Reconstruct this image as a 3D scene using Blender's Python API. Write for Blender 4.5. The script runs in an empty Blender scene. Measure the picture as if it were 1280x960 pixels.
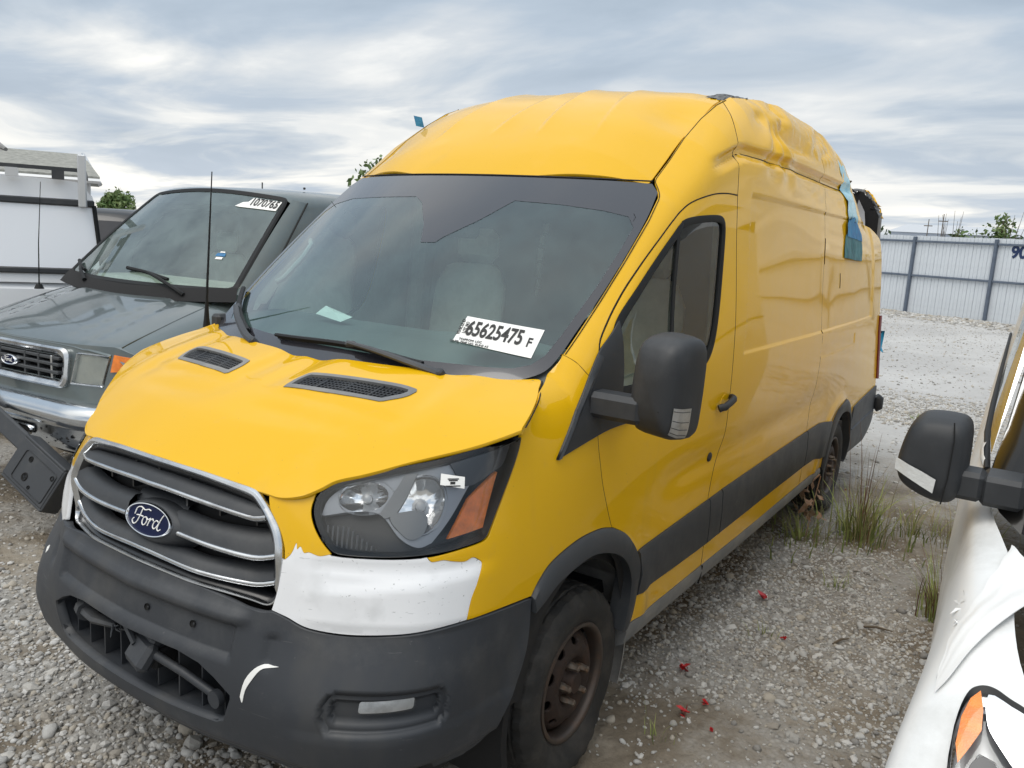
import bpy, math, random
import numpy as np
from mathutils import Vector, Matrix, geometry
R = math.radians
random.seed(7); rng = np.random.default_rng(7)
scn = bpy.context.scene; col = scn.collection
# ---------------- camera ----------------
cd = bpy.data.cameras.new('camera'); cam = bpy.data.objects.new('camera', cd); col.objects.link(cam); scn.camera = cam
CAM = np.array([2.2527, -1.4275, 1.9286])
ya, pi_, ro = R(-33.142), R(10.2736), R(3.4833)
cf = np.array([math.sin(ya)*math.cos(pi_), math.cos(ya)*math.cos(pi_), -math.sin(pi_)])
cr = np.array([math.cos(ya), -math.sin(ya), 0.]); cu = np.cross(cr, cf)
c1 = cr*math.cos(ro)+cu*math.sin(ro); c2 = -cr*math.sin(ro)+cu*math.cos(ro)
cam.matrix_world = Matrix(((c1[0],c2[0],-cf[0],CAM[0]),(c1[1],c2[1],-cf[1],CAM[1]),(c1[2],c2[2],-cf[2],CAM[2]),(0,0,0,1)))
cd.sensor_width = 36; cd.lens = 1031.5/1280*36; cd.clip_start = .05; cd.clip_end = 3000
scn.render.resolution_x, scn.render.resolution_y = 1024, 768
# ---------------- light ----------------
SUN_EL, SUN_AZ = 63, 190          # azimuth the light comes from, measured clockwise from +Y
w = bpy.data.worlds.new('World'); scn.world = w; w.use_nodes = True
nt = w.node_tree; nt.nodes.clear()
def N(t, **k):
    n = nt.nodes.new(t)
    for a, b in k.items(): setattr(n, a, b)
    return n
out = N('ShaderNodeOutputWorld'); bg = N('ShaderNodeBackground'); bg.inputs[1].default_value = .1
sky = N('ShaderNodeTexSky', sky_type='NISHITA', sun_disc=False, sun_elevation=R(SUN_EL), sun_rotation=R(SUN_AZ), dust_density=2.0, air_density=1.2)
tc = N('ShaderNodeTexCoord'); sep = N('ShaderNodeSeparateXYZ')
nt.links.new(tc.outputs['Generated'], sep.inputs[0])
def M(op, a, b=None, c=None):
    n = N('ShaderNodeMath', operation=op)
    for i, v in enumerate((a, b, c)):
        if v is None: continue
        if isinstance(v, (int, float)): n.inputs[i].default_value = v
        else: nt.links.new(v, n.inputs[i])
    return n.outputs[0]
zc = M('MAXIMUM', sep.outputs[2], 0.0); den = M('ADD', zc, .11)
px = M('DIVIDE', sep.outputs[0], den); py = M('DIVIDE', sep.outputs[1], den)
cmb = N('ShaderNodeCombineXYZ'); nt.links.new(px, cmb.inputs[0]); nt.links.new(py, cmb.inputs[1])
def noise(scale, detail, rough, off, sx=1, sy=1, rot=0):
    mp = N('ShaderNodeMapping'); mp.inputs['Location'].default_value = off; mp.inputs['Scale'].default_value = (sx, sy, 1); mp.inputs['Rotation'].default_value = (0, 0, rot)
    nt.links.new(cmb.outputs[0], mp.inputs[0])
    n = N('ShaderNodeTexNoise'); n.inputs['Scale'].default_value = scale; n.inputs['Detail'].default_value = detail; n.inputs['Roughness'].default_value = rough; n.inputs['Distortion'].default_value = .55
    nt.links.new(mp.outputs[0], n.inputs[0]); return n.outputs[0]
def ramp(v, pts):
    r = N('ShaderNodeValToRGB'); e = r.color_ramp.elements
    for i, (p, c) in enumerate(pts):
        el = e[i] if i < 2 else e.new(p)
        el.position = p; el.color = (*c, 1)
    nt.links.new(v, r.inputs[0]); return r.outputs[0]
def mix(f, a, b, mode='MIX'):
    m = N('ShaderNodeMix', data_type='RGBA', blend_type=mode)
    for i, v in ((0, f), (6, a), (7, b)):
        if isinstance(v, (int, float)): m.inputs[i].default_value = v
        elif isinstance(v, tuple): m.inputs[i].default_value = (*v, 1)
        else: nt.links.new(v, m.inputs[i])
    return m.outputs[2]
n1 = noise(.34, 6, .50, (4.3, 1.1, 0), 1, 1.25, .5); n2 = noise(1.1, 7, .55, (7.3, 2.2, 0), .75, 1.1, .6)
nn = M('ADD', M('MULTIPLY', n1, .66), M('MULTIPLY', n2, .34))
cloud = ramp(nn, [(.39, (3.2, 3.9, 4.7)), (.47, (4.0, 4.7, 5.5)), (.53, (5.4, 5.8, 6.2)), (.59, (8.2, 8.2, 8.0))])
gap = ramp(n1, [(.30, (1, 1, 1)), (.40, (0, 0, 0))])
body = mix(M('MULTIPLY', gap, .55), cloud, sky.outputs[0])
# a brighter, creamier band near the horizon
hz = ramp(sep.outputs[2], [(0, (1, 1, 1)), (.10, (.6,.6,.6)), (.22, (0, 0, 0))])
band = ramp(n2, [(.40, (4.8, 5.3, 5.9)), (.49, (6.8, 6.9, 6.8)), (.57, (9.2, 8.9, 8.2))])
body = mix(M('MULTIPLY', hz, .75), body, band)
zen = ramp(sep.outputs[2], [(.30, (1, 1, 1)), (.95, (1.75, 1.72, 1.68))])
body = mix(1.0, body, zen, 'MULTIPLY')
nt.links.new(body, bg.inputs[0]); nt.links.new(bg.outputs[0], out.inputs[0])
sd = bpy.data.lights.new('sun', 'SUN'); sun = bpy.data.objects.new('sun', sd); col.objects.link(sun)
sd.energy = 1.1; sd.angle = R(32); sd.color = (1, .96, .9)
a, e = R(SUN_AZ), R(SUN_EL)
dvec = Vector((math.sin(a)*math.cos(e), math.cos(a)*math.cos(e), math.sin(e)))
sun.rotation_euler = dvec.to_track_quat('Z', 'Y').to_euler()
scn.view_settings.view_transform = 'Standard'; scn.view_settings.look = 'None'; scn.view_settings.exposure = 0.34; scn.view_settings.gamma = 1
scn.render.engine = 'CYCLES'
# ---- van surfaces: y runs rearward from the nose, x to the driver's side, z up (metres) ----
def nspline(xs, Y):
    """natural cubic spline through (xs, Y[k,...]); returns f(x) vectorised over x"""
    xs=np.asarray(xs,float);Y=np.asarray(Y,float);n=len(xs);h=np.diff(xs)
    A=np.zeros((n,n));B=np.zeros((n,)+Y.shape[1:]);A[0,0]=A[-1,-1]=1
    for i in range(1,n-1):
        A[i,i-1]=h[i-1];A[i,i]=2*(h[i-1]+h[i]);A[i,i+1]=h[i]
        B[i]=6*((Y[i+1]-Y[i])/h[i]-(Y[i]-Y[i-1])/h[i-1])
    M=np.linalg.solve(A,B.reshape(n,-1)).reshape(B.shape)
    def f(x):
        x=np.asarray(x,float);i=np.clip(np.searchsorted(xs,x)-1,0,n-2);hh=h[i]
        sh=(slice(None),)+(None,)*(Y.ndim-1) if x.ndim else ()
        a=((xs[i+1]-x)/hh);b=1-a
        if x.ndim: a=a.reshape(-1,*([1]*(Y.ndim-1)));b=b.reshape(-1,*([1]*(Y.ndim-1)));hh=hh.reshape(-1,*([1]*(Y.ndim-1)))
        a=np.clip(a,-.6,1.6);b=1-a
        return a*Y[i]+b*Y[i+1]+((a**3-a)*M[i]+(b**3-b)*M[i+1])*hh*hh/6
    return f
def tensor(us,zs,T):
    """T[z,u,...] -> f(u,z)"""
    fz=nspline(zs,T)
    def f(u,z):
        u=np.atleast_1d(np.asarray(u,float));z=np.atleast_1d(np.asarray(z,float))
        rows=fz(z)                                # n,U,c
        us_=np.asarray(us,float);n=len(us_);h=np.diff(us_)
        A=np.zeros((n,n));A[0,0]=A[-1,-1]=1
        for i in range(1,n-1): A[i,i-1]=h[i-1];A[i,i]=2*(h[i-1]+h[i]);A[i,i+1]=h[i]
        Ai=INV.setdefault(tuple(us),np.linalg.inv(A))
        Bm=np.zeros_like(rows)
        for i in range(1,n-1): Bm[:,i]=6*((rows[:,i+1]-rows[:,i])/h[i]-(rows[:,i]-rows[:,i-1])/h[i-1])
        M=np.einsum('ij,njc->nic',Ai,Bm)
        i=np.clip(np.searchsorted(us_,u)-1,0,n-2);k=np.arange(len(u))
        hh=h[i][:,None];a=np.clip((us_[i+1]-u)/h[i],-.6,1.6)[:,None];b=1-a
        return a*rows[k,i]+b*rows[k,i+1]+((a**3-a)*M[k,i]+(b**3-b)*M[k,i+1])*hh*hh/6
    return f
INV={}
U0=.72                                            # on the flank y = u - U0
BZ=[.20,.42,.60,.80,1.0,1.17,1.32,1.45,1.6,1.97,2.17,2.37,2.5,2.65]
BU=[0,.3,.5,.65,.8,.95,1.1,1.22,1.36,1.72,2.22,2.96,3.72,4.72,5.92,7.15]
FR=[[(0,-.02),(.3,-.005),(.5,.03),(.64,.07),(.77,.14),(.87,.24),(.93,.35),(.955,.46)],
[(0,-.06),(.3,-.045),(.5,-.01),(.65,.025),(.79,.09),(.90,.19),(.96,.33),(.985,.45)],
[(0,-.08),(.3,-.065),(.5,-.035),(.65,0),(.79,.065),(.905,.165),(.97,.30),(.99,.44)],
[(0,-.05),(.3,-.03),(.5,.01),(.64,.075),(.77,.15),(.885,.24),(.95,.35),(.985,.47)],
[(0,0),(.3,.02),(.5,.055),(.63,.11),(.76,.19),(.87,.285),(.93,.38),(.965,.48)],
[(0,.03),(.3,.06),(.48,.11),(.61,.19),(.73,.27),(.84,.36),(.905,.44),(.94,.52)],
[(0,.2),(.3,.22),(.48,.27),(.6,.33),(.71,.38),(.81,.44),(.88,.50),(.925,.56)],
[(0,.5),(.3,.5),(.48,.5),(.59,.52),(.69,.545),(.78,.565),(.855,.585),(.90,.61)]]
SD=[[.965,.97,.97,.97,.97,.97,.96,.92],[.992,1.0,1.005,1.005,1.005,1.0,.995,.98],[.998,1.005,1.01,1.01,1.01,1.01,1.0,.985],
[.998,1.01,1.01,1.01,1.01,1.015,1.005,.985],[.982,1.01,1.015,1.02,1.02,1.02,1.005,.97],[.962,1.002,1.02,1.03,1.03,1.03,1.005,.957],
[.944,.985,1.018,1.035,1.035,1.03,1.0,.945],[.925,.967,1.01,1.035,1.035,1.025,.995,.938],[.91,.95,.985,1.03,1.03,1.01,.985,.925],
[.88,.915,.942,.998,1.0,.98,.95,.885],[.86,.89,.928,.985,.99,.955,.92,.85],[.84,.87,.91,.96,.965,.92,.88,.82],[.83,.85,.89,.928,.93,.90,.85,.80],[.82,.83,.84,.86,.86,.84,.80,.76]]
def _T():
    T=[]
    for k,z in enumerate(BZ):
        f=FR[min(k,7)];row=[list(p) for p in f]
        for u,x in zip(BU[8:],SD[k]): row.append([x,u-U0])
        T.append(row)
    return np.array(T)
BT=tensor(BU,BZ,_T())
LY=[.45,.635,.775,.82,.936,.994,1.078,1.224,1.394,1.584,1.70,1.735,1.77,1.904,2.051,2.222,2.393,2.56,3.0,3.285,3.575,3.876,4.148,4.35,4.586,4.98,5.2,5.46,5.71]
LX=[.97,.956,.919,.889,.845,.86,.867,.870,.872,.865,.850,.828,.79,.788,.784,.782,.785,.787,.79,.79,.79,.79,.79,.79,.79,.79,.79,.79,.79]
LZ=[1.25,1.349,1.408,1.431,1.475,1.525,1.597,1.715,1.859,2.014,2.110,2.140,2.181,2.274,2.385,2.49,2.577,2.635,2.692,2.712,2.706,2.703,2.70,2.69,2.65,2.55,2.44,2.31,2.243]
def sstep(a,b,x):
    t=np.clip((x-a)/(b-a),0,1);return t*t*(3-2*t)
def vnoise(x,y,seed=0):
    """smooth value noise, -1..1"""
    xi=np.floor(x).astype(int);yi=np.floor(y).astype(int);fx=x-xi;fy=y-yi
    fx=fx*fx*(3-2*fx);fy=fy*fy*(3-2*fy)
    def h(a,b):
        s=np.sin(a*127.1+b*311.7+seed*74.7)*43758.5453;return (s-np.floor(s))*2-1
    return (h(xi,yi)*(1-fx)+h(xi+1,yi)*fx)*(1-fy)+(h(xi,yi+1)*(1-fx)+h(xi+1,yi+1)*fx)*fy
def flank_detail(y,z):
    """relief pressed into the side panels, and the crushed roof edge"""
    d=np.zeros_like(y)
    # roof-side swage and its lower lip
    g=sstep(1.98,2.20,y)*(1-sstep(4.85,5.0,y));zg=2.275+.105*sstep(1.95,2.42,y)+.01*sstep(2.5,3.2,y)
    d-=.030*g*sstep(zg+.026,zg-.014,z)*sstep(zg-.070,zg-.020,z);d-=.006*g*np.exp(-((z-zg+.030)/.004)**2)
    # recessed upper panel
    e=.008
    d-=.011*sstep(2.44-e,2.44+e,y)*(1-sstep(5.85,5.97,y+.25*np.maximum(0,z-1.95)))*sstep(1.435-e,1.435+e,z)*(1-sstep(2.175-e,2.175+e,z))
    # small lower recess
    d-=.006*sstep(4.0,4.02,y)*(1-sstep(5.15,5.17,y))*sstep(1.27,1.282,z)*(1-sstep(1.352,1.36,z))
    # flare over the wheels
    for yc,zc in ((1.055,.34),(4.86,.36)):
        r=np.hypot(y-yc,z-zc);d+=.016*np.exp(-((r-.50)/.05)**2)*sstep(.3,.5,z)
    # shoulder concavity low on the doors
    d-=.010*np.exp(-((z-.97)/.07)**2)*sstep(1.5,1.9,y)*(1-sstep(4.2,4.5,y))
    # crush
    w=sstep(2.35,2.8,y)*sstep(2.41,2.56,z)*(1-sstep(5.6,6.0,y))
    w=w*(.35+.9*np.exp(-((y-3.15)/.25)**2)*sstep(2.5,2.62,z)+1.2*np.exp(-((y-4.0)/.33)**2)+.5*sstep(4.4,4.8,y))
    n=np.abs(vnoise(y*2.3+z*1.2,z*5-y*1.0,3))*1.2+.40*np.abs(vnoise(y*5+z*3,z*9-y*2,5))+.14*np.abs(vnoise(y*13+3*z,z*20,8))
    d+=w*(.034*(n-.6))
    d-=.035*sstep(2.42,2.50,z)*np.exp(-((z-2.50+.06*(y-3.3))/.07)**2)*np.exp(-((y-3.35)/.45)**2)
    # folds raying out of the torn corner
    a=np.arctan2(z-2.62,y-2.95);rr=np.hypot(z-2.62,y-2.95)
    d+=.018*np.cos(a*8+.6)*np.exp(-rr/.45)*sstep(.05,.2,rr)*sstep(2.2,2.4,z)*sstep(2.2,2.5,y)
    w2=sstep(3.7,4.2,y)*(1-sstep(5.0,5.5,y))*sstep(1.2,1.45,z)
    d+=w2*.003*vnoise(y*3.1,z*3.3,11)
    d+=.0012*vnoise(y*2.1+5,z*2.7,21)*sstep(2.3,2.7,y)
    # dented strip just under the swage
    d+=.006*(np.abs(vnoise(y*5,z*16,14))-.4)*sstep(2.2,2.6,y)*np.exp(-((z-2.27)/.05)**2)
    return d
def belt(u,z):
    """wrap-around body surface: u runs from the nose centre round the corner and back"""
    u=np.atleast_1d(np.asarray(u,float));z=np.atleast_1d(np.asarray(z,float))
    P=BT(u,z);x=P[:,0];y=np.where(u>1.36,u-U0,P[:,1])
    zl=np.interp(y,LY,LZ);xl=np.interp(y,LY,LX)
    x0=BT(u,zl)[:,0]
    s=.05+.03*sstep(2.0,2.6,y)
    k=sstep(.5,.62,y)
    x=x-k*(x0-xl)*np.exp(-np.maximum(zl-z,-.02)/s)
    f=sstep(.58,.70,u)*(1-sstep(1.12,1.3,u));cz=.925+.035*sstep(.6,1.1,u)
    nose=f*(.010*sstep(cz+.022,cz-.022,z)*sstep(.80,.84,z)-.006*np.exp(-((z-.985)/.02)**2))
    x=x+nose*.45;y=y-nose
    x=x+flank_detail(y,z)*sstep(.45,.6,y)*(1-np.exp(-np.maximum(zl-z,0)/.035)*(1-.5*sstep(2.5,2.9,y)))
    return np.stack([x,y,z],-1)
def yedge(x): return .03+.3*x*x
HT=nspline([-.1,0,.05,.1,.2,.3,.4,.5,.62,.8,1.0],[1.04,1.165,1.205,1.24,1.303,1.35,1.386,1.416,1.448,1.49,1.53])
def hood(x,y):
    x=np.atleast_1d(np.asarray(x,float));y=np.atleast_1d(np.asarray(y,float));ax=np.abs(x)
    t=y-yedge(x);z=HT(t)
    # scooped areas around the two air vents with a raised centre
    yv=.50+.10*(ax-.36)
    z=z-.010*np.exp(-((ax-.34)/.24)**4)*sstep(.38,.30,y-.0*ax)*sstep(.18,.28,t)
    z=z+.012*np.exp(-((ax-.36)/.25)**6)*sstep(yv-.10,yv-.055,y)*(1-.0*ax)
    z=z-.008*np.exp(-((ax-.075)/.05)**2)*sstep(.30,.55,y)
    z=z+.008*np.exp(-((ax-.74+.12*t)/.06)**2)*sstep(.10,.4,t)-.006*np.exp(-((ax-.635+.1*t)/.05)**2)*sstep(.10,.4,t)
    z=z+.0016*vnoise(x*4.0+2,y*5.0,31)+.0005*vnoise(x*11+2,y*12.0,32)
    return np.stack([x,y,z],-1)
def wscreen(x,z):
    x=np.atleast_1d(np.asarray(x,float));z=np.atleast_1d(np.asarray(z,float))
    y=.67+.34*x*x-.04*x**4+1.22*(z-1.449)-.02*(1-((z-1.8)/.4)**2)
    return np.stack([x,y,z],-1)
CY=[1.5,1.6,1.7,1.8,1.9,2.0,2.1,2.2,2.3,2.4,2.5,2.6,2.8,3.0,3.4,3.9,4.4,4.9,5.4,6.5]
CZ=[2.10,2.195,2.285,2.36,2.425,2.483,2.535,2.58,2.618,2.648,2.670,2.685,2.70,2.705,2.70,2.66,2.55,2.38,2.20,2.1]
def cap(x,y):
    """roof skin between the two drip channels"""
    x=np.atleast_1d(np.asarray(x,float));y=np.atleast_1d(np.asarray(y,float));ax=np.abs(x)
    zc=np.interp(y,CY,CZ);  zc=nspline(CY,CZ)(y)
    zs=np.interp(y,LY[12:],LZ[12:])-.004-1.0*np.maximum(1.769-y,0)
    q=np.clip(ax/.79,0,1.05)
    z=zs+(zc-zs)*(1-q**3.2)-.012*sstep(2.5,3.0,y)
    # pressed ribs, damage
    for xa,xb,am in ((-.40,-.38,1),(-.085,-.04,.6),(.185,.10,1),(.47,.36,.55)):
        dx=x-(xa+(xb-xa)*(y-1.77)/.6);z=z+am*.017*sstep(-.016,.016,dx)*np.exp(-np.maximum(dx,0)/.10)*sstep(1.80,1.98,y)
    z=z-.03*np.exp(-((x-.70)/.12)**2-((y-2.18)/.14)**2)
    z=z+sstep(2.3,2.7,y)*.03*(np.abs(vnoise(x*5,y*4,41))-.35)*sstep(.3,.6,x)*(1-np.clip(q,0,1)**6)
    z=z+sstep(3.0,3.5,y)*.08*vnoise(x*3.1,y*2.3,43)*(1-np.clip(q,0,1)**4)
    z=z+.002*vnoise(x*5,y*5,47)
    return np.stack([x,y,z],-1)
# ================= helpers =================
MATS = {}
def mat(name, c, rough=.5, metal=0, coat=0, var=0, vscale=6, bump=0, bscale=80, spec=.5, rvar=0, c2=None, dirt=None, coatr=.05, emis=None, bdist=.01, vdet=6, extra=()):
    if name in MATS: return MATS[name]
    m = bpy.data.materials.new(name); m.use_nodes = True; t = m.node_tree; b = t.nodes['Principled BSDF']
    b.inputs['Base Color'].default_value = (*c, 1); b.inputs['Roughness'].default_value = rough; b.inputs['Metallic'].default_value = metal
    b.inputs['Coat Weight'].default_value = coat; b.inputs['Coat Roughness'].default_value = coatr; b.inputs['Specular IOR Level'].default_value = spec
    co = t.nodes.new('ShaderNodeTexCoord')
    def nz(s, d=6, r=.6):
        n = t.nodes.new('ShaderNodeTexNoise'); n.inputs['Scale'].default_value = s; n.inputs['Detail'].default_value = d; n.inputs['Roughness'].default_value = r
        t.links.new(co.outputs['Object'], n.inputs[0]); return n.outputs[0]
    def mx(f, a, bb):
        x = t.nodes.new('ShaderNodeMix'); x.data_type = 'RGBA'; t.links.new(f, x.inputs[0])
        for i, v in ((6, a), (7, bb)):
            if isinstance(v, tuple): x.inputs[i].default_value = (*v[:3], 1)
            else: t.links.new(v, x.inputs[i])
        return x.outputs[2]
    def rg(v, a, bb):
        r_ = t.nodes.new('ShaderNodeMapRange'); t.links.new(v, r_.inputs[0]); r_.inputs[1].default_value = a; r_.inputs[2].default_value = bb; return r_.outputs[0]
    cur = tuple(c)
    if var or c2:
        cc = c2 or tuple(max(0, k*(1-var)) for k in c)
        cur = mx(rg(nz(vscale, vdet), .38, .66), tuple(c), tuple(cc))
    if dirt:                                   # (colour, scale, low, high)
        cur = mx(rg(nz(dirt[1], 8, .68), dirt[2], dirt[3]), cur, tuple(dirt[0]))
    for ec, sc3, lo, hi, amt in extra:         # specks, scratches, streaks: (colour, xyz scale, low, high, strength)
        mp = t.nodes.new('ShaderNodeMapping'); mp.inputs['Scale'].default_value = sc3; mp.inputs['Rotation'].default_value = (.3, .2, .4) if sc3[0] == sc3[2] else (0, 0, 0); t.links.new(co.outputs['Object'], mp.inputs[0])
        n = t.nodes.new('ShaderNodeTexNoise'); n.inputs['Scale'].default_value = 1; n.inputs['Detail'].default_value = 3; n.inputs['Roughness'].default_value = .6; t.links.new(mp.outputs[0], n.inputs[0])
        k = t.nodes.new('ShaderNodeMapRange'); t.links.new(n.outputs[0], k.inputs[0]); k.inputs[1].default_value = lo; k.inputs[2].default_value = hi; k.inputs[4].default_value = amt; cur = mx(k.outputs[0], cur, tuple(ec))
    if not isinstance(cur, tuple): t.links.new(cur, b.inputs['Base Color'])
    if rvar:
        r_ = rg(nz(vscale*1.7, 7), .3, .7); mm = t.nodes.new('ShaderNodeMath'); mm.operation = 'MULTIPLY_ADD'; t.links.new(r_, mm.inputs[0]); mm.inputs[1].default_value = rvar; mm.inputs[2].default_value = rough
        t.links.new(mm.outputs[0], b.inputs['Roughness'])
    if bump:
        bp = t.nodes.new('ShaderNodeBump'); bp.inputs['Strength'].default_value = bump; bp.inputs['Distance'].default_value = bdist; t.links.new(nz(bscale, 4), bp.inputs['Height']); t.links.new(bp.outputs[0], b.inputs['Normal'])
    MATS[name] = m; return m
def glassmat(name, tint, refl=.0, rough=.0, film=0, filmc=(.5,.55,.55), mul=1.5):
    """thin sheet glass: tinted see-through plus Fresnel mirror plus a little dust film"""
    m = bpy.data.materials.new(name); m.use_nodes = True; t = m.node_tree; t.nodes.clear()
    o = t.nodes.new('ShaderNodeOutputMaterial'); tr = t.nodes.new('ShaderNodeBsdfTransparent'); gl = t.nodes.new('ShaderNodeBsdfGlossy'); df = t.nodes.new('ShaderNodeBsdfDiffuse')
    tr.inputs[0].default_value = (*tint, 1); gl.inputs['Roughness'].default_value = rough; gl.inputs[0].default_value = (.95, .98, 1, 1); df.inputs[0].default_value = (*filmc, 1)
    fr = t.nodes.new('ShaderNodeFresnel'); fr.inputs[0].default_value = 1.55
    ad = t.nodes.new('ShaderNodeMath'); ad.operation = 'MULTIPLY_ADD'; t.links.new(fr.outputs[0], ad.inputs[0]); ad.inputs[1].default_value = mul; ad.inputs[2].default_value = refl
    ad.use_clamp = True
    m1 = t.nodes.new('ShaderNodeMixShader'); m2 = t.nodes.new('ShaderNodeMixShader')
    co = t.nodes.new('ShaderNodeTexCoord'); mp = t.nodes.new('ShaderNodeMapping'); mp.inputs['Scale'].default_value = (1, 1, .35); mp.inputs['Rotation'].default_value = (0, .5, .2)
    n = t.nodes.new('ShaderNodeTexNoise'); n.inputs['Scale'].default_value = 5; n.inputs['Detail'].default_value = 8; n.inputs['Roughness'].default_value = .65
    t.links.new(co.outputs['Object'], mp.inputs[0]); t.links.new(mp.outputs[0], n.inputs[0])
    mr = t.nodes.new('ShaderNodeMapRange'); mr.inputs[1].default_value = .35; mr.inputs[2].default_value = .75; mr.inputs[3].default_value = film*.35; mr.inputs[4].default_value = film; t.links.new(n.outputs[0], mr.inputs[0])
    t.links.new(mr.outputs[0], m1.inputs[0]); t.links.new(tr.outputs[0], m1.inputs[1]); t.links.new(df.outputs[0], m1.inputs[2])
    t.links.new(ad.outputs[0], m2.inputs[0]); t.links.new(m1.outputs[0], m2.inputs[1]); t.links.new(gl.outputs[0], m2.inputs[2]); t.links.new(m2.outputs[0], o.inputs[0])
    MATS[name] = m; return m
def tag(o, label=None, cat=None, group=None, kind=None):
    for k, v in (('label', label), ('category', cat), ('group', group), ('kind', kind)):
        if v: o[k] = v
    return o
def empty(name, loc=(0,0,0), rz=0, parent=None):
    o = bpy.data.objects.new(name, None); col.objects.link(o); o.location = loc; o.rotation_euler = (0, 0, rz); o.empty_display_size = .2
    if parent: o.parent = parent
    return o
def link(name, V, F, m, parent=None, smooth=True, normals=None, loc=None):
    me = bpy.data.meshes.new(name); V = np.asarray(V, float).reshape(-1, 3)
    me.from_pydata(V.tolist(), [], [list(map(int, f)) for f in F])
    if m: me.materials.append(MATS[m] if isinstance(m, str) else m)
    me.polygons.foreach_set('use_smooth', [smooth]*len(me.polygons))
    if normals is not None: me.normals_split_custom_set_from_vertices(np.asarray(normals, float).tolist())
    o = bpy.data.objects.new(name, me); col.objects.link(o)
    if parent: o.parent = parent
    if loc is not None: o.location = loc
    return o
def sharp(o, ang=35):
    o.data.set_sharp_from_angle(angle=R(ang)); return o
class MB:
    """collects shapes into one mesh"""
    def __init__(s): s.V = []; s.F = []; s.n = 0
    def add(s, V, F, Mx=None):
        V = np.asarray(V, float).reshape(-1, 3)
        if Mx is not None: V = V@np.array(Mx.to_3x3()).T+np.array(Mx.to_translation())
        s.V.append(V); s.F += [[i+s.n for i in f] for f in F]; s.n += len(V); return s
    def box(s, lo, hi, Mx=None, b=0):
        lo = np.array(lo, float); hi = np.array(hi, float); b = min(b, *(abs(hi-lo)*.45)) if b else 0
        if not b:
            V = [(x, y, z) for x in (lo[0], hi[0]) for y in (lo[1], hi[1]) for z in (lo[2], hi[2])]
            return s.add(V, [(0,1,3,2),(4,6,7,5),(0,4,5,1),(2,3,7,6),(0,2,6,4),(1,5,7,3)], Mx)
        V = []; idx = {}                      # bevelled box: three verts per corner
        for i in (0, 1):
            for j in (0, 1):
                for k in (0, 1):
                    c = [(lo, hi)[i][0], (lo, hi)[j][1], (lo, hi)[k][2]]; sg = [1-2*i, 1-2*j, 1-2*k]
                    for a in range(3):
                        p = [c[q]+(0 if q == a else sg[q]*b) for q in range(3)]; idx[i, j, k, a] = len(V); V.append(p)
        F = []
        for a in range(3):
            o_ = [q for q in range(3) if q != a]
            for s_ in (0, 1):
                f = []
                for u, v in ((0,0),(1,0),(1,1),(0,1)):
                    t = [0]*3; t[a] = s_; t[o_[0]] = u; t[o_[1]] = v; f.append(idx[(*t, a)])
                F.append(f if (s_ == 1) == (a != 1) else f[::-1])
            for u in (0, 1):                  # edges along axis a
                for v in (0, 1):
                    t0 = [0]*3; t0[o_[0]] = u; t0[o_[1]] = v; t1 = list(t0); t1[a] = 1
                    f = [idx[(*t0, o_[0])], idx[(*t1, o_[0])], idx[(*t1, o_[1])], idx[(*t0, o_[1])]]; F.append(f if ((u == v) == (a != 1)) else f[::-1])
        for i in (0, 1):
            for j in (0, 1):
                for k in (0, 1):
                    f = [idx[i, j, k, a] for a in range(3)]; F.append(f if (i+j+k) % 2 else f[::-1])
        return s.add(V, F, Mx)
    def tube(s, P, r, n=8, cap=True, Mx=None, sq=None):
        P = np.asarray(P, float); m = len(P); r = np.broadcast_to(np.asarray(r, float), (m,))
        T = np.gradient(P, axis=0); T /= np.linalg.norm(T, axis=1)[:, None]+1e-12
        up = np.array([0, 0, 1.]) if abs(T[0][2]) < .9 else np.array([1., 0, 0]); V = []
        a = np.cross(T[0], up); a /= np.linalg.norm(a)
        for i in range(m):
            a = a-T[i]*(a@T[i]); a /= np.linalg.norm(a)+1e-12; b = np.cross(T[i], a)
            for k in range(n):
                t = 2*math.pi*k/n; ca, sa = math.cos(t), math.sin(t)
                if sq: ca *= sq[0]; sa *= sq[1]
                V.append(P[i]+r[i]*(a*ca+b*sa))
        F = [(i*n+k, i*n+(k+1) % n, (i+1)*n+(k+1) % n, (i+1)*n+k) for i in range(m-1) for k in range(n)]
        if cap: F += [tuple(range(n))[::-1], tuple((m-1)*n+k for k in range(n))]
        return s.add(V, F, Mx)
    def lathe(s, prof, n=48, axis='x', c=(0, 0, 0), Mx=None, close=False, mod=None):
        """profile [(axial, radius)] spun round an axis through c"""
        V = []; m = len(prof)
        for k in range(n):
            t = 2*math.pi*k/n
            for j, (h, r) in enumerate(prof):
                rr = r+(mod(j, k) if mod else 0); p = (h, rr*math.cos(t), rr*math.sin(t))
                if axis == 'y': p = (p[1], h, -p[2])
                if axis == 'z': p = (p[1], p[2], h)
                V.append((p[0]+c[0], p[1]+c[1], p[2]+c[2]))
        F = []
        for k in range(n):
            k2 = (k+1) % n
            for j in range(m-1+(1 if close else 0)):
                j2 = (j+1) % m; F.append((k*m+j, k2*m+j, k2*m+j2, k*m+j2))
        return s.add(V, F, Mx)
    def grid(s, G, flip=False, Mx=None, wrap=False):
        G = np.asarray(G, float); a, b = G.shape[:2]; F = []
        for i in range(a-(0 if wrap else 1)):
            i2 = (i+1) % a
            for j in range(b-1):
                f = (i*b+j, i2*b+j, i2*b+j+1, i*b+j+1); F.append(f[::-1] if flip else f)
        return s.add(G.reshape(-1, 3), F, Mx)
    def build(s, name, m, parent=None, smooth=True, ang=38, loc=None):
        o = link(name, np.concatenate(s.V), s.F, m, parent, smooth, loc=loc)
        if smooth and ang: sharp(o, ang)
        return o
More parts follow.
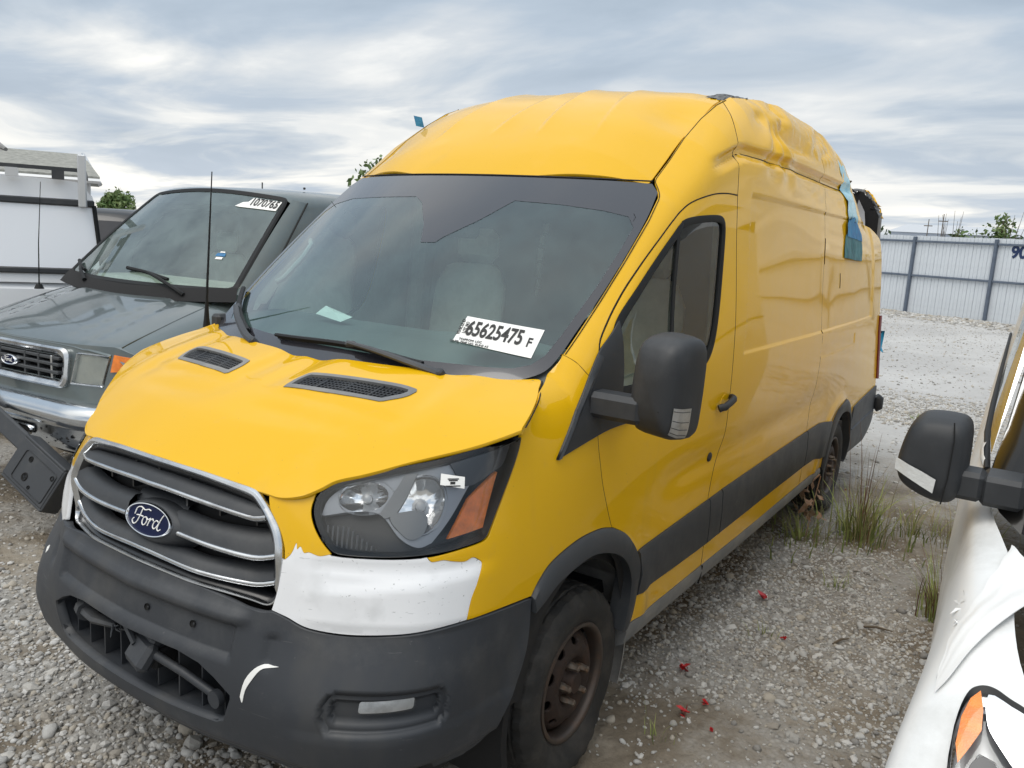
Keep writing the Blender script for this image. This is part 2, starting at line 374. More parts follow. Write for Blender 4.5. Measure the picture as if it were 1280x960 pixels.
def solid(G, th, flip=False):
    """close a grid sheet into a slab of thickness th along its own normals"""
    G = np.asarray(G, float); du = np.gradient(G, axis=0); dv = np.gradient(G, axis=1); n = np.cross(du, dv); n /= np.linalg.norm(n, axis=2)[..., None]+1e-9
    if flip: n = -n
    H = G-n*th; mb = MB(); mb.grid(G, flip); mb.grid(H, not flip)
    for A, B in ((G[0], H[0]), (G[-1], H[-1]), (G[:, 0], H[:, 0]), (G[:, -1], H[:, -1])): mb.grid(np.stack([A, B])); 
    return mb
def cat_rom(P, n=6, closed=False):
    P = np.asarray(P, float)
    if len(P) < 3 and not closed: return P
    Q = np.concatenate([P[-1:], P, P[:2]]) if closed else np.concatenate([2*P[:1]-P[1:2], P, 2*P[-1:]-P[-2:-1]]); o = []
    for i in range(1, len(Q)-2):
        p0, p1, p2, p3 = Q[i-1:i+3]
        for k in range(n):
            t = k/n; o.append(.5*(2*p1+(p2-p0)*t+(2*p0-5*p1+4*p2-p3)*t*t+(3*p1-p0-3*p2+p3)*t**3))
    if not closed: o.append(Q[-2])
    return np.array(o)
def outline(*segs, n=6):
    o = []
    for sgm in segs:
        c = cat_rom(sgm, n); o += list(c[:-1]) if len(c) > 1 else list(c)
    last = cat_rom(segs[-1], n)[-1]
    if np.hypot(*(last-o[0])) > 1e-4: o.append(last)
    q = [o[0]]
    for p in o[1:]:
        if np.hypot(*(p-q[-1])) > 1e-3: q.append(p)
    return np.array(q)
def resamp(P, step=None, n=None, closed=False):
    P = np.asarray(P, float); Q = np.concatenate([P, P[:1]]) if closed else P
    d = np.concatenate([[0], np.cumsum(np.linalg.norm(np.diff(Q, axis=0), axis=1))])
    if n is None: n = max(2, int(d[-1]/step)+1)
    t = np.linspace(0, d[-1], n+1)[:-1] if closed else np.linspace(0, d[-1], n)
    return np.stack([np.interp(t, d, Q[:, k]) for k in range(P.shape[1])], -1)
def densify(P, step):
    o = []
    for i in range(len(P)):
        a, b = P[i], P[(i+1) % len(P)]; k = max(1, int(np.hypot(*(b-a))/step))
        for j in range(k): o.append(a+(b-a)*j/k)
    return np.array(o)
def area2(P): return .5*np.sum(P[:, 0]*np.roll(P[:, 1], -1)-np.roll(P[:, 0], -1)*P[:, 1])
def inset(P, d):
    P = np.asarray(P, float)
    if area2(P) < 0: P = P[::-1]
    e = np.roll(P, -1, 0)-P; L = np.linalg.norm(e, axis=1)[:, None]+1e-12; n = np.stack([-e[:, 1], e[:, 0]], -1)/L
    m = n+np.roll(n, 1, 0); k = np.sum(m*n, 1)[:, None]; m = m/np.maximum(k, .5)
    return P+m*d
def inpoly(p, P):
    x, y = p[:, 0], p[:, 1]; c = np.zeros(len(p), bool); j = len(P)-1
    for i in range(len(P)):
        xi, yi = P[i]; xj, yj = P[j]
        if yi != yj: c ^= ((yi > y) != (yj > y)) & (x < (xj-xi)*(y-yi)/(yj-yi)+xi)
        j = i
    return c
def pdist(p, P):
    """distance from points to a closed polyline"""
    d = np.full(len(p), 1e9)
    for i in range(len(P)):
        a, b = P[i], P[(i+1) % len(P)]; ab = b-a; t = np.clip(((p-a)@ab)/(ab@ab+1e-12), 0, 1); d = np.minimum(d, np.linalg.norm(p-a-t[:, None]*ab, axis=1))
    return d
def snorm(S, A, h=2e-3):
    a, b = A[:, 0], A[:, 1]; n = np.cross(S(a+h, b)-S(a-h, b), S(a, b+h)-S(a, b-h)); return n/(np.linalg.norm(n, axis=1)[:, None]+1e-12)
def panel(name, S, poly, m, parent=None, holes=(), step=.03, off=0, skirt=.012, gap=.0022, side=1, hmin=None, flip=False):
    """a trimmed piece of surface S with rolled-in edges; side=-1 mirrors it to the other flank"""
    P = np.asarray(poly, float)
    if gap: P = inset(P, gap)
    if area2(P) < 0: P = P[::-1]
    P = densify(P, step); HS = []
    for h in holes:
        h = np.asarray(h, float); h = h if area2(h) < 0 else h[::-1]; HS.append(densify(h, step))
    lo, hi = P.min(0), P.max(0)
    gx, gy = np.meshgrid(np.arange(lo[0]+step*.5, hi[0], step), np.arange(lo[1]+step*.5, hi[1], step*.87)); gx = gx+((np.arange(len(gx)) % 2)*step*.5)[:, None]
    g = np.stack([gx.ravel(), gy.ravel()], -1); g = g[inpoly(g, P)]
    k = pdist(g, P) > step*.45
    for h in HS: k &= ~inpoly(g, h); k &= pdist(g, h) > step*.45
    g = g[k]; A = np.concatenate([P]+HS+[g]); E_ = []; o = 0
    for h in [P]+HS:
        E_ += [(o+i, o+(i+1) % len(h)) for i in range(len(h))]; o += len(h)
    r = geometry.delaunay_2d_cdt([Vector(v) for v in A], E_, [], 0, 1e-6, False)
    B = np.array([v[:] for v in r[0]]); T = np.array([f for f in r[2] if len(f) == 3]); cen = B[T].mean(1)
    k = inpoly(cen, P)
    for h in HS: k &= ~inpoly(cen, h)
    T = T[k]; ar = np.cross(B[T[:, 1]]-B[T[:, 0]], B[T[:, 2]]-B[T[:, 0]]); T = T[np.abs(ar) > 1e-9]; ar = np.cross(B[T[:, 1]]-B[T[:, 0]], B[T[:, 2]]-B[T[:, 0]]); T[ar < 0] = T[ar < 0][:, ::-1]
    n = snorm(S, B); V = S(B[:, 0], B[:, 1])+n*off; VV = [V]; NN = [n]; F = T.tolist(); o = len(V)
    if skirt:
        for h in [P]+HS:
            hn = snorm(S, h); hp = S(h[:, 0], h[:, 1])+hn*off; t = np.roll(hp, -1, 0)-np.roll(hp, 1, 0); t /= np.linalg.norm(t, axis=1)[:, None]+1e-12; sn = np.cross(t, hn)
            m_ = len(h); VV += [hp, hp-hn*skirt]; NN += [sn*.7+hn*.7, sn]
            F += [(o+i, o+m_+i, o+m_+(i+1) % m_, o+(i+1) % m_) for i in range(m_)]; o += 2*m_
    V = np.concatenate(VV); n = np.concatenate(NN)
    if flip: F = [f[::-1] for f in F]; n = -n
    if side < 0: V = V*[-1, 1, 1]; n = n*[-1, 1, 1]; F = [f[::-1] for f in F]
    return link(name, V, F, m, parent, True, n)
def ribbon(name, S, A, Bc, prof, m, parent=None, step=.02, side=1, closed=False, build=True, n=None, caps=True):
    """moulding laid between two lines of surface S; prof = [(fraction across, height off the surface)]"""
    n = n or max(2, int(np.linalg.norm(np.diff(np.asarray(A), axis=0), axis=1).sum()/step)); A = resamp(A, n=n, closed=closed); Bc = resamp(Bc, n=n, closed=closed); G = []
    for f, o in prof:
        q = A+(Bc-A)*f; G.append(S(q[:, 0], q[:, 1])+snorm(S, q)*o)
    G = np.stack(G, 1)
    mb = MB(); mb.grid(G, False, None, closed)
    if caps and not closed: mb.F += [list(range(len(prof)))[::-1], [(n-1)*len(prof)+k for k in range(len(prof))]]
    V = mb.V[0]; c = V.mean(0)
    # make the faces look outward
    f = mb.F[len(prof)//2]; nn_ = np.cross(V[f[1]]-V[f[0]], V[f[2]]-V[f[0]]); q = A[:1]+(Bc[:1]-A[:1])*.5
    if nn_@snorm(S, q)[0] < 0: mb.F = [g[::-1] for g in mb.F]
    if side < 0: mb.V[0] = V*[-1, 1, 1]; mb.F = [g[::-1] for g in mb.F]
    return mb.build(name, m, parent) if build else mb
def text(name, s, size, m, Mx, parent=None, sx=1, ext=.0006, bold=0, align='CENTER'):
    c = bpy.data.curves.new(name, 'FONT'); c.body = s; c.size = size; c.extrude = ext; c.offset = bold; c.align_x = align; c.align_y = 'CENTER'
    t = bpy.data.objects.new(name, c); col.objects.link(t); bpy.context.view_layer.update()
    me = bpy.data.meshes.new_from_object(t.evaluated_get(bpy.context.evaluated_depsgraph_get())); bpy.data.objects.remove(t); bpy.data.curves.remove(c)
    me.name = name; me.materials.clear(); me.materials.append(MATS[m]); me.transform(Matrix.Diagonal((sx, 1, 1, 1)))
    if Mx is not None: me.transform(Mx)
    o = bpy.data.objects.new(name, me); col.objects.link(o)
    if parent: o.parent = parent
    return o
def frame(o, x, n):
    """matrix with origin o, x axis along x, z axis along n"""
    n = Vector(n).normalized(); x = Vector(x); x = (x-n*x.dot(n)).normalized(); y = n.cross(x)
    return Matrix(((x[0], y[0], n[0], o[0]), (x[1], y[1], n[1], o[1]), (x[2], y[2], n[2], o[2]), (0, 0, 0, 1)))
def rrect(x0, y0, x1, y1, r, n=5):
    P = []
    for cx, cy, a in ((x1-r, y0+r, -90), (x1-r, y1-r, 0), (x0+r, y1-r, 90), (x0+r, y0+r, 180)):
        for k in range(n+1): t = R(a+90*k/n); P.append((cx+r*math.cos(t), cy+r*math.sin(t)))
    return np.array(P)
def copy_tree(o, parent=None):
    c = o.copy(); col.objects.link(c); c.parent = parent
    for ch in [k for k in bpy.data.objects if k.parent == o]: copy_tree(ch, c)
    return c
# ================= materials =================
YEL = (.72, .41, .004)
def paint(name, c, dust, hazec):
    m = mat(name, c, .48, 0, .72, spec=.05, coatr=.03, dirt=(dust, 2.2, .55, .85), rvar=.12, vscale=4, bump=.03, bscale=3.0, bdist=.03,
        extra=(((.30,.20,.05), (95,95,95), .72, .76, .75), ((.42,.30,.10), (5,5,.9), .62, .88, .18), ((.45,.30,.08), (2,70,150), .74, .78, .5), ((.50,.36,.14), (14,14,14), .64, .82, .14)))
    return m
paint('yellow_wrap', YEL, (.74, .43, .03), None)
paint('yellow_side', (.80, .450, .003), (.76, .44, .02), None)
mat('white_paint', (.78, .79, .81), .38, 0, .5, dirt=((.34, .35, .36), 55, .66, .72), bump=.03, bscale=7, bdist=.02, extra=(((.22,.22,.22), (60,60,60), .68, .72, .85), ((.40,.41,.42), (4,40,130), .68, .73, .8), ((.55,.56,.57), (9,9,9), .55, .75, .5)))
mat('bumper_plastic', (.029, .033, .040), .48, dirt=((.075, .077, .08), 3.0, .50, .78), bump=.25, bscale=900, bdist=.0006, rvar=.12, extra=(((.16,.16,.16), (3,20,170), .70, .76, .6), ((.13,.13,.13), (60,60,60), .70, .78, .5), ((.08,.075,.065), (5,5,2), .5, .8, .45)))
mat('trim_plastic', (.034, .038, .044), .48, dirt=((.085, .085, .085), 2.5, .50, .80), bump=.2, bscale=900, bdist=.0006, rvar=.12)
mat('sill_plastic', (.16, .165, .17), .55, dirt=((.26, .25, .23), 3, .45, .7))
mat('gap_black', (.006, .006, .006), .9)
mat('inner_black', (.010, .010, .011), .85)
mat('seal_rubber', (.009, .010, .011), .6, spec=.3)
mat('mirror_plastic', (.022, .024, .027), .55, bump=.25, bscale=1100, bdist=.0005, dirt=((.05, .052, .056), 4, .5, .8))
mat('chrome', (.66, .68, .70), .16, 1, dirt=((.36, .36, .37), 8, .45, .75), rvar=.2)
mat('chrome_clean', (.85, .87, .9), .06, 1)
mat('chrome_worn', (.55, .56, .57), .28, 1, dirt=((.30, .30, .30), 14, .45, .75), rvar=.2)
mat('lamp_grey', (.035, .038, .045), .3)
mat('lamp_grey2', (.20, .21, .22), .3, .2)
mat('lamp_black', (.012, .013, .015), .3)
mat('lamp_silver', (.50, .51, .52), .35, .3)
mat('lamp_silver2', (.30, .32, .35), .3, .3)
mat('amber', (.95, .24, .010), .22, 0, .6, bump=.5, bscale=260, bdist=.002, var=.3, vscale=30)
mat('red_lens', (.16, .006, .010), .2, 0, .6)
mat('tyre_rubber', (.018, .018, .018), .75, dirt=((.055, .05, .045), 7, .45, .75), bump=.3, bscale=300, bdist=.001)
mat('rim_steel', (.040, .028, .024), .6, .4, dirt=((.075, .042, .028), 10, .45, .75), rvar=.2)
mat('rim_edge', (.085, .070, .062), .45, .6, dirt=((.12, .08, .06), 12, .45, .7))
mat('nut_steel', (.16, .14, .12), .5, .7, dirt=((.15, .08, .04), 30, .45, .7))
mat('liner_plastic', (.20, .20, .20), .7, dirt=((.34, .33, .31), 6, .4, .7))
mat('cab_grey', (.42, .44, .43), .7, var=.25, vscale=8)
mat('dash_grey', (.10, .115, .115), .6, var=.2, vscale=5)
mat('seat_cloth', (.58, .55, .49), .9, var=.2, vscale=12)
mat('seat_dark', (.05, .05, .055), .85)
mat('bulkhead', (.085, .10, .10), .5, var=.3, vscale=3)
mat('lining_white', (.48, .49, .52), .6, var=.3, vscale=3)
mat('print_white', (.82, .82, .80), .6, bump=.1, bscale=40)
mat('print_black', (.012, .012, .012), .6)
mat('badge_blue', (.002, .006, .038), .45, 0, 0, spec=.2)
mat('tape_teal', (.02, .11, .13), .6, 0, 0, c2=(.05, .20, .22), vscale=9, bump=.4, bscale=14, bdist=.02)
mat('tape_blue', (.02, .22, .42), .6, 0, 0, c2=(.03, .12, .30), vscale=9, bump=.4, bscale=20, bdist=.02)
mat('film_pale', (.30, .60, .72), .5, 0, .1, c2=(.56, .74, .78), vscale=6, bump=.5, bscale=10, bdist=.03)
mat('torn_metal', (.20, .20, .20), .5, .4, c2=(.03, .03, .03), vscale=25)
glassmat('windscreen_glass', (.76, .97, .94), .01, .0, .10, (.34, .56, .55), mul=1.5)
glassmat('side_glass', (.80, .85, .80), .0, .0, .01, (.5, .5, .42), mul=1.0)
glassmat('lamp_glass', (.96, .97, .98), .0, .0, .0, mul=.9)
mat('lamp_mirror', (.98, .985, .99), .10, .92, 0)
mat('frit_black', (.030, .030, .036), .12, 0, .6, coatr=.02)
# ================= yellow van =================
van = empty('cargo_van'); tag(van, 'yellow high-roof cargo van with white patched nose, crushed roof and blue tape, parked on gravel', 'van')
def Lp(y0, y1, n=24, dz=0):
    y = np.linspace(y0, y1, n); return np.stack([y+U0, np.interp(y, LY, LZ)+dz], -1)
lamp_top = [(.608,1.159),(.623,1.187),(.673,1.214),(.778,1.24),(.889,1.264),(1.088,1.300),(1.345,1.332)]
lamp_right = [(1.345,1.332),(1.335,1.288),(1.269,1.17),(1.207,1.055)]
lamp_bot = [(1.207,1.055),(1.185,1.044),(1.078,1.032),(.962,1.024),(.857,1.018),(.737,1.018),(.693,1.026),(.660,1.055),(.630,1.092),(.612,1.127),(.608,1.159)]
white_r = [(1.139,.826),(1.154,.886),(1.176,.93),(1.189,.975),(1.172,.992),(1.151,1.0),(1.12,.992),(1.068,.999),(1.03,1.006),(.984,1.004),(.963,1.018)]
white_l = [(.693,1.020),(.66,1.012),(.629,1.019),(.612,1.017),(.599,1.032),(.590,1.024),(.585,1.040),(.578,1.020),(.570,1.006),(.555,.992)]
ring = [(0,1.190),(.193,1.184),(.294,1.178),(.4,1.170),(.440,1.160),(.490,1.121),(.528,1.073),(.545,1.03),(.548,.977),(.537,.913),(.523,.862),(.500,.840),(.45,.847),(.337,.858),(.2,.864),(0,.867)]
door_front = [(1.79,1.44),(1.774,1.333),(1.776,1.241),(1.786,1.18),(1.812,1.085),(1.86,.985),(1.908,.901)]
arch_o1 = [(1.908,.901),(1.813,.922),(1.67,.924),(1.515,.892),(1.44,.85),(1.396,.808)]
arch_o2 = [(1.908,.901),(2.023,.847),(2.094,.79),(2.142,.72),(2.162,.64),(2.172,.547),(2.160,.474),(2.13,.425)]
seamB = [(1.725,1.536),(1.738,1.512),(1.752,1.478),(1.79,1.44)]
roof_seam = [(3.20,2.612),(3.135,2.55),(3.085,2.49),(3.045,2.43),(3.015,2.35),(2.985,2.25),(2.972,2.159)]
door_top = [(2.972,2.159),(2.85,2.158),(2.716,2.143),(2.56,2.103),(2.458,2.052),(2.33,1.965),(2.065,1.775),(1.878,1.61),(1.83,1.545),(1.80,1.48),(1.79,1.44)]
door_rear = [(2.972,2.159),(2.985,1.9),(2.995,1.6),(3.02,1.25),(3.04,1.08),(3.02,.98),(2.965,.89),(2.943,.80),(2.94,.74)]
win = [(1.89,1.56),(1.96,1.65),(2.109,1.762),(2.413,1.976),(2.448,2.003),(2.491,2.024),(2.55,2.036),(2.63,2.046),(2.757,2.055),(2.815,2.05),(2.842,2.02),(2.839,1.924),(2.810,1.75),(2.78,1.62),(2.747,1.53),(2.70,1.465),(2.64,1.43),(2.58,1.415),(2.3,1.40),(2.0,1.39),(1.90,1.40),(1.87,1.47)]
RA = [(5.75+.46*math.cos(t), .36+.50*math.sin(t)) for t in np.linspace(R(172), R(8), 28)]           # rear arch, outer edge
RAi = [(5.75+.375*math.cos(t), .36+.415*math.sin(t)) for t in np.linspace(R(188), R(-8), 28)]
def both(f, far=True):
    f(1, 1.0)
    if far: f(-1, 2.2)
def v_fender(s, k):
    panel('fender', belt, outline([(1.349,1.334),(1.364,1.345),(1.435,1.378),(1.495,1.408),(1.54,1.431)], [(1.54,1.431),(1.60,1.452),(1.656,1.475)], [(1.656,1.475),(1.70,1.512),(1.725,1.536)], seamB, door_front, arch_o1,
        [(1.396,.808),(1.242,.824),(1.139,.826)], white_r, [(.963,1.018),(1.078,1.029),(1.185,1.040),(1.213,1.050)], [(1.213,1.050),(1.275,1.168),(1.341,1.287),(1.349,1.334)]), 'yellow_wrap', van, step=.022*k, off=.0008, side=s, gap=.0018)
    panel('nose_panel', belt, outline([(.470,1.165),(.53,1.163),(.585,1.172),(.604,1.170)], [(.604,1.170),(.606,1.127),(.624,1.090),(.655,1.053),(.690,1.023)], white_l, [(.555,.992),(.548,1.03),(.526,1.073),(.488,1.121),(.470,1.165)]), 'yellow_wrap', van, step=.016*k, off=.0008, side=s, gap=.0008)
    panel('front_fascia', belt, outline(white_l[::-1], [(.693,1.014),(.737,1.012),(.857,1.012),(.963,1.016)], white_r[::-1], [(1.139,.828),(1.02,.822),(.899,.812),(.763,.805),(.654,.813),(.586,.836),(.538,.850)], [(.538,.850),(.546,.913),(.550,.992)]), 'white_paint', van, step=.018*k, side=s, gap=0)
both(v_fender)
def v_pillar(s, k):
    panel('roof_side', belt, outline(Lp(1.005, 1.70, 20), Lp(1.70, 1.80, 6), Lp(1.80, 2.47, 14), roof_seam, door_top, seamB[::-1], n=3), 'yellow_wrap', van, step=.0095*k, side=s, gap=.0016)
both(v_pillar)
DB = [(2.13,.425),(2.5,.424),(2.951,.424)]
def v_door(s, k):
    o = panel('front_door', belt, outline(door_top[::-1], door_rear, [(2.94,.74),(2.945,.53),(2.951,.424)], DB[::-1], arch_o2[::-1], door_front[::-1]), 'yellow_side', van, holes=[inset(outline(win), .0)], step=.022*k, side=s, gap=.0034)
    w_ = inset(outline(win, n=5), .012); A = resamp(inset(outline(win, n=5), -.006), n=120, closed=True); Bq = resamp(inset(outline(win, n=5), .024), n=120, closed=True)
    ribbon('window_seal', belt, A, Bq, [(0,-.01),(0,.004),(.4,.006),(1,.001),(1,-.012)], 'seal_rubber', o, side=s, closed=True, n=120)
    panel('window_pane', belt, w_, 'side_glass', o, step=.05, off=-.006, skirt=0, gap=0, side=s)
    ribbon('window_divider', belt, [(2.425,1.99),(2.30,1.41)], [(2.447,1.99),(2.322,1.41)], [(0,-.006),(0,.002),(1,.002),(1,-.006)], 'seal_rubber', o, side=s, n=14)
    # recessed cup and bar handle
    mb = MB(); P = cat_rom([(2.86,1.212),(2.88,1.222),(2.95,1.236),(3.00,1.247),(3.012,1.240)], 5); q = np.array(P); nn_ = snorm(belt, q); bp = belt(q[:, 0], q[:, 1])+nn_*np.interp(q[:, 0], [2.86,2.88,2.99,3.012], [.012,.034,.034,.010])[:, None]
    if s < 0: bp = bp*[-1,1,1]
    mb.tube(bp, .014, 10, sq=(1, 1.25)); h = mb.build('handle', 'mirror_plastic', o)
    panel('handle_cup', belt, cat_rom([(2.90,1.23),(2.93,1.262),(2.975,1.262),(2.985,1.235),(2.965,1.20),(2.92,1.20)], 5, True), 'yellow_side', o, step=.02, off=.0012, skirt=.002, gap=0, side=s)
    mb = MB(); c = belt([2.893], [.974])[0]; n_ = snorm(belt, np.array([[2.893,.974]]))[0]
    if s < 0: c = c*[-1,1,1]; n_ = n_*[-1,1,1]
    mb.lathe([(0,.022),(.006,.022),(.009,.018),(.010,.004),(.006,.0),], 20, 'z', Mx=frame(c, (0,1,0), n_)); mb.build('lock_cap', 'mirror_plastic', o)
    # fin-shaped plastic patch at the foot of the pillar
    panel('sail_panel', belt, outline([(1.534,1.225),(1.68,1.385),(1.816,1.535),(1.90,1.60),(1.954,1.645)], [(1.954,1.645),(1.945,1.5),(1.93,1.40)], [(1.93,1.40),(2.0,1.34),(1.98,1.285)], [(1.98,1.285),(1.80,1.275),(1.534,1.225)]), 'mirror_plastic', o, step=.025, off=.012, skirt=.014, gap=0, side=s)
    ribbon('sail_edge', belt, [(1.534,1.222),(1.68,1.385),(1.816,1.535)], [(1.556,1.228),(1.70,1.376),(1.836,1.524)], [(0,.0),(0,.014),(.5,.017),(1,.012)], 'trim_plastic', o, side=s)
    return o
both(v_door)
S2 = [(4.742,2.69),(4.742,2.5),(4.748,2.3),(4.74,2.17),(4.742,1.9),(4.735,1.44),(4.73,1.21),(4.72,1.0),(4.69,.90),(4.68,.79),(4.72,.43)]
def v_side(s, k):
    o = panel('body_side', belt, outline(roof_seam[:1]+[(3.19,2.60)], roof_seam[1:], door_rear[::1], [(2.94,.74),(2.945,.53),(2.951,.424)], [(2.951,.424),(3.8,.425),(4.72,.43)], S2[::-1], Lp(4.02, 2.48, 40), n=3), 'yellow_side', van, step=.015*k, side=s, gap=.0020)
    q = panel('quarter_panel', belt, outline(S2, [(4.72,.43),(5.2,.43),(5.26,.43)], [(5.262,.43)]+[tuple(p) for p in RA]+[(6.25,.43)], [(6.25,.43),(7.12,.45)], [(7.12,.45),(7.15,.8),(7.15,1.5),(7.14,2.0),(7.10,2.075)],
        [(7.10,2.075),(7.0,2.10),(6.75,2.14),(6.54,2.166),(6.3,2.18),(6.1,2.20),(5.995,2.214)], [(5.995,2.214),(5.98,2.25),(6.0,2.27),(5.955,2.31)], Lp(5.235, 4.03, 30), n=3), 'yellow_side', van, step=.015*k, side=s, gap=.0020)
    return o
both(v_side)
# dark layers under the skin: gaps, cab trim, load-space lining
def v_under(s, k):
    panel('body_frame', belt, outline([(1.30,.45),(1.36,.80),(1.40,1.30),(1.60,1.42),(1.72,1.49)], Lp(1.01, 5.2, 40, -.02), [(5.95,2.30),(6.0,2.19),(7.1,2.05)], [(7.12,.45)], [(6.16,.45)]+[(5.75+.40*math.cos(t), .36+.44*math.sin(t)) for t in np.linspace(R(10), R(170), 16)]+[(5.33,.45)], [(2.16,.43)], [(1.775+.36*math.cos(t), .34+.50*math.sin(t)) for t in np.linspace(R(10), R(170), 16)], n=1), 'cab_grey' if s < 0 else 'inner_black', van, holes=[inset(outline(win), .018)], step=.05, off=-.022, skirt=0, gap=0, side=s)
both(v_under)
panel('load_lining', belt, outline([(3.2,.5)], [(7.0,.5)], [(7.0,2.0)], [(3.3,2.3)], n=1), 'lining_white', van, step=.2, off=-.05, skirt=0, gap=0, side=-1, flip=True)
# mouldings along the flank
MP = [(0,-.004),(0,.008),(.05,.014),(.5,.018),(.95,.014),(1,.008),(1,-.004)]
def v_mould(s, k):
    for A, Bq in (([(2.160,.735),(2.55,.748),(2.937,.760)], [(2.175,.548),(2.55,.540),(2.947,.535)]), ([(2.947,.760),(3.105,.766)], [(2.957,.535),(3.112,.538)]),
                  ([(3.117,.767),(3.9,.782),(4.672,.798)], [(3.124,.538),(3.9,.55),(4.70,.556)]), ([(4.684,.798),(5.0,.80),(5.33,.765)], [(4.712,.556),(5.0,.55),(5.31,.50)])):
        ribbon('side_moulding', belt, A, Bq, MP, 'trim_plastic', van, step=.04, side=s)
    AO = np.concatenate([cat_rom(arch_o1[::-1], 5), cat_rom(arch_o2, 5)[1:]])
    AI = cat_rom([(1.40,.755),(1.444,.775),(1.531,.818),(1.673,.850),(1.788,.846),(1.929,.801),(2.035,.730),(2.095,.647),(2.105,.567),(2.09,.494),(2.075,.43)], 6)
    ribbon('arch_flare', belt, AO, AI, [(0,-.004),(0,.006),(.15,.016),(.8,.022),(1,.018),(1.02,-.06)], 'trim_plastic', van, side=s, n=80)
    ribbon('arch_flare', belt, RA, RAi, [(0,-.004),(0,.008),(.2,.018),(.8,.022),(1,.018),(1.02,-.05)], 'trim_plastic', van, side=s, n=50)
    ribbon('side_sill', belt, [(2.13,.424),(3.5,.424),(5.27,.428)], [(2.13,.32),(3.5,.33),(5.27,.335)], [(0,-.01),(0,.002),(.25,.010),(.75,.004),(1,-.03),(1.0,-.10)], 'sill_plastic', van, step=.08, side=s)
    for u_ in (2.951,): ribbon('sill_joint', belt, [(u_,.424),(u_+.004,.33)], [(u_+.008,.424),(u_+.012,.33)], [(0,.001),(0,.009),(1,.009),(1,.001)], 'gap_black', van, side=s, n=4)
    # rear bumper corner
    panel('rear_bumper', belt, outline([(6.19,.74),(6.5,.765),(7.155,.80)], [(7.155,.80),(7.165,.62),(7.14,.50),(7.02,.40),(6.9,.34)], [(6.9,.34),(6.5,.35),(6.14,.36)], [(6.14,.36),(6.15,.5),(6.16,.62),(6.19,.74)]), 'trim_plastic', van, step=.04*k, off=.012, skirt=.02, gap=.002, side=s)
    ribbon('bumper_crease', belt, [(6.18,.565),(7.13,.60)], [(6.18,.550),(7.13,.585)], [(0,.012),(.5,.022),(1,.012)], 'trim_plastic', van, side=s, n=12)
both(v_mould)
# front bumper with plate shelf, fog pockets and lower intake
FOG = rrect(.735, .548, 1.10, .662, .045)
def fogd(u, z):
    cx, cz, hx, hz, r = .917, .605, .183, .057, .045; qx = np.abs(u-cx)-hx+r; qz = np.abs(z-cz)-hz+r
    return np.hypot(np.maximum(qx, 0), np.maximum(qz, 0))+np.minimum(np.maximum(qx, qz), 0)-r
def bumper(u, z):
    u = np.atleast_1d(np.asarray(u, float)); z = np.atleast_1d(np.asarray(z, float)); au = np.abs(u)
    P = belt(au, z); d = fogd(au, z); rel = -.022*sstep(.004, -.008, d)-.026*sstep(-.024, -.034, d)
    rel = rel-.018*sstep(.455, .435, au)*sstep(.685, .70, z)*sstep(.80, .785, z)           # plate shelf
    rel = rel+.016*np.exp(-((z-.815)/.02)**2)*sstep(.50, .44, au)
    rel = rel+.006*sstep(.60, .70, au)*sstep(.56, .52, z)                                   # lower lip stands proud
    rel = rel-.010*np.exp(-((au-.56)/.02)**2)*sstep(.68,.72,z)*sstep(.79,.77,z)
    rel = rel-.030*sstep(.44, .40, z)
    n = np.stack([P[:, 0]*.9/1.0, P[:, 1]*0-.6, z*0], -1); n[:, 0] = np.where(P[:, 1] > .4, 1.0, n[:, 0]*.6); n /= np.linalg.norm(n, axis=1)[:, None]
    P = P+n*rel[:, None]; P[:, 0] *= np.where(u < 0, -1, 1); return P
rb = [(0,.868),(.2,.867),(.337,.861),(.45,.849),(.505,.841),(.545,.845),(.586,.832),(.654,.808),(.763,.800),(.899,.807),(1.02,.817),(1.139,.823),(1.242,.820),(1.393,.804)]
rs = [(1.393,.804),(1.38,.717),(1.350,.613),(1.316,.522),(1.285,.45),(1.262,.40)]
bb_ = [(1.262,.40),(1.2,.385),(1.05,.385),(.8,.385),(.5,.388),(.25,.39),(0,.39)]
mir = lambda P: [(-a_, b_) for a_, b_ in P[::-1]]
BP = outline(mir(rb)[:-1]+rb, rs, bb_[:-1]+mir(bb_), mir(rs))
IN_R = [(0,.668),(.25,.672),(.34,.660),(.40,.635),(.462,.598),(.462,.585),(.43,.505),(.40,.492),(.2,.485),(0,.482)]
INT = outline(IN_R[:-1]+mir(IN_R)[:-1]+[(0,.668)], n=2)
INT = np.array(IN_R[:-1]+mir(IN_R)[:-1])
bump = panel('front_bumper', bumper, BP, 'bumper_plastic', van, holes=[INT], step=.013, off=.006, skirt=.03, gap=.001)
def bpt(u, z, o=0): q = np.array([[u, z]]); return bumper([u], [z])[0]+snorm(bumper, q)[0]*o
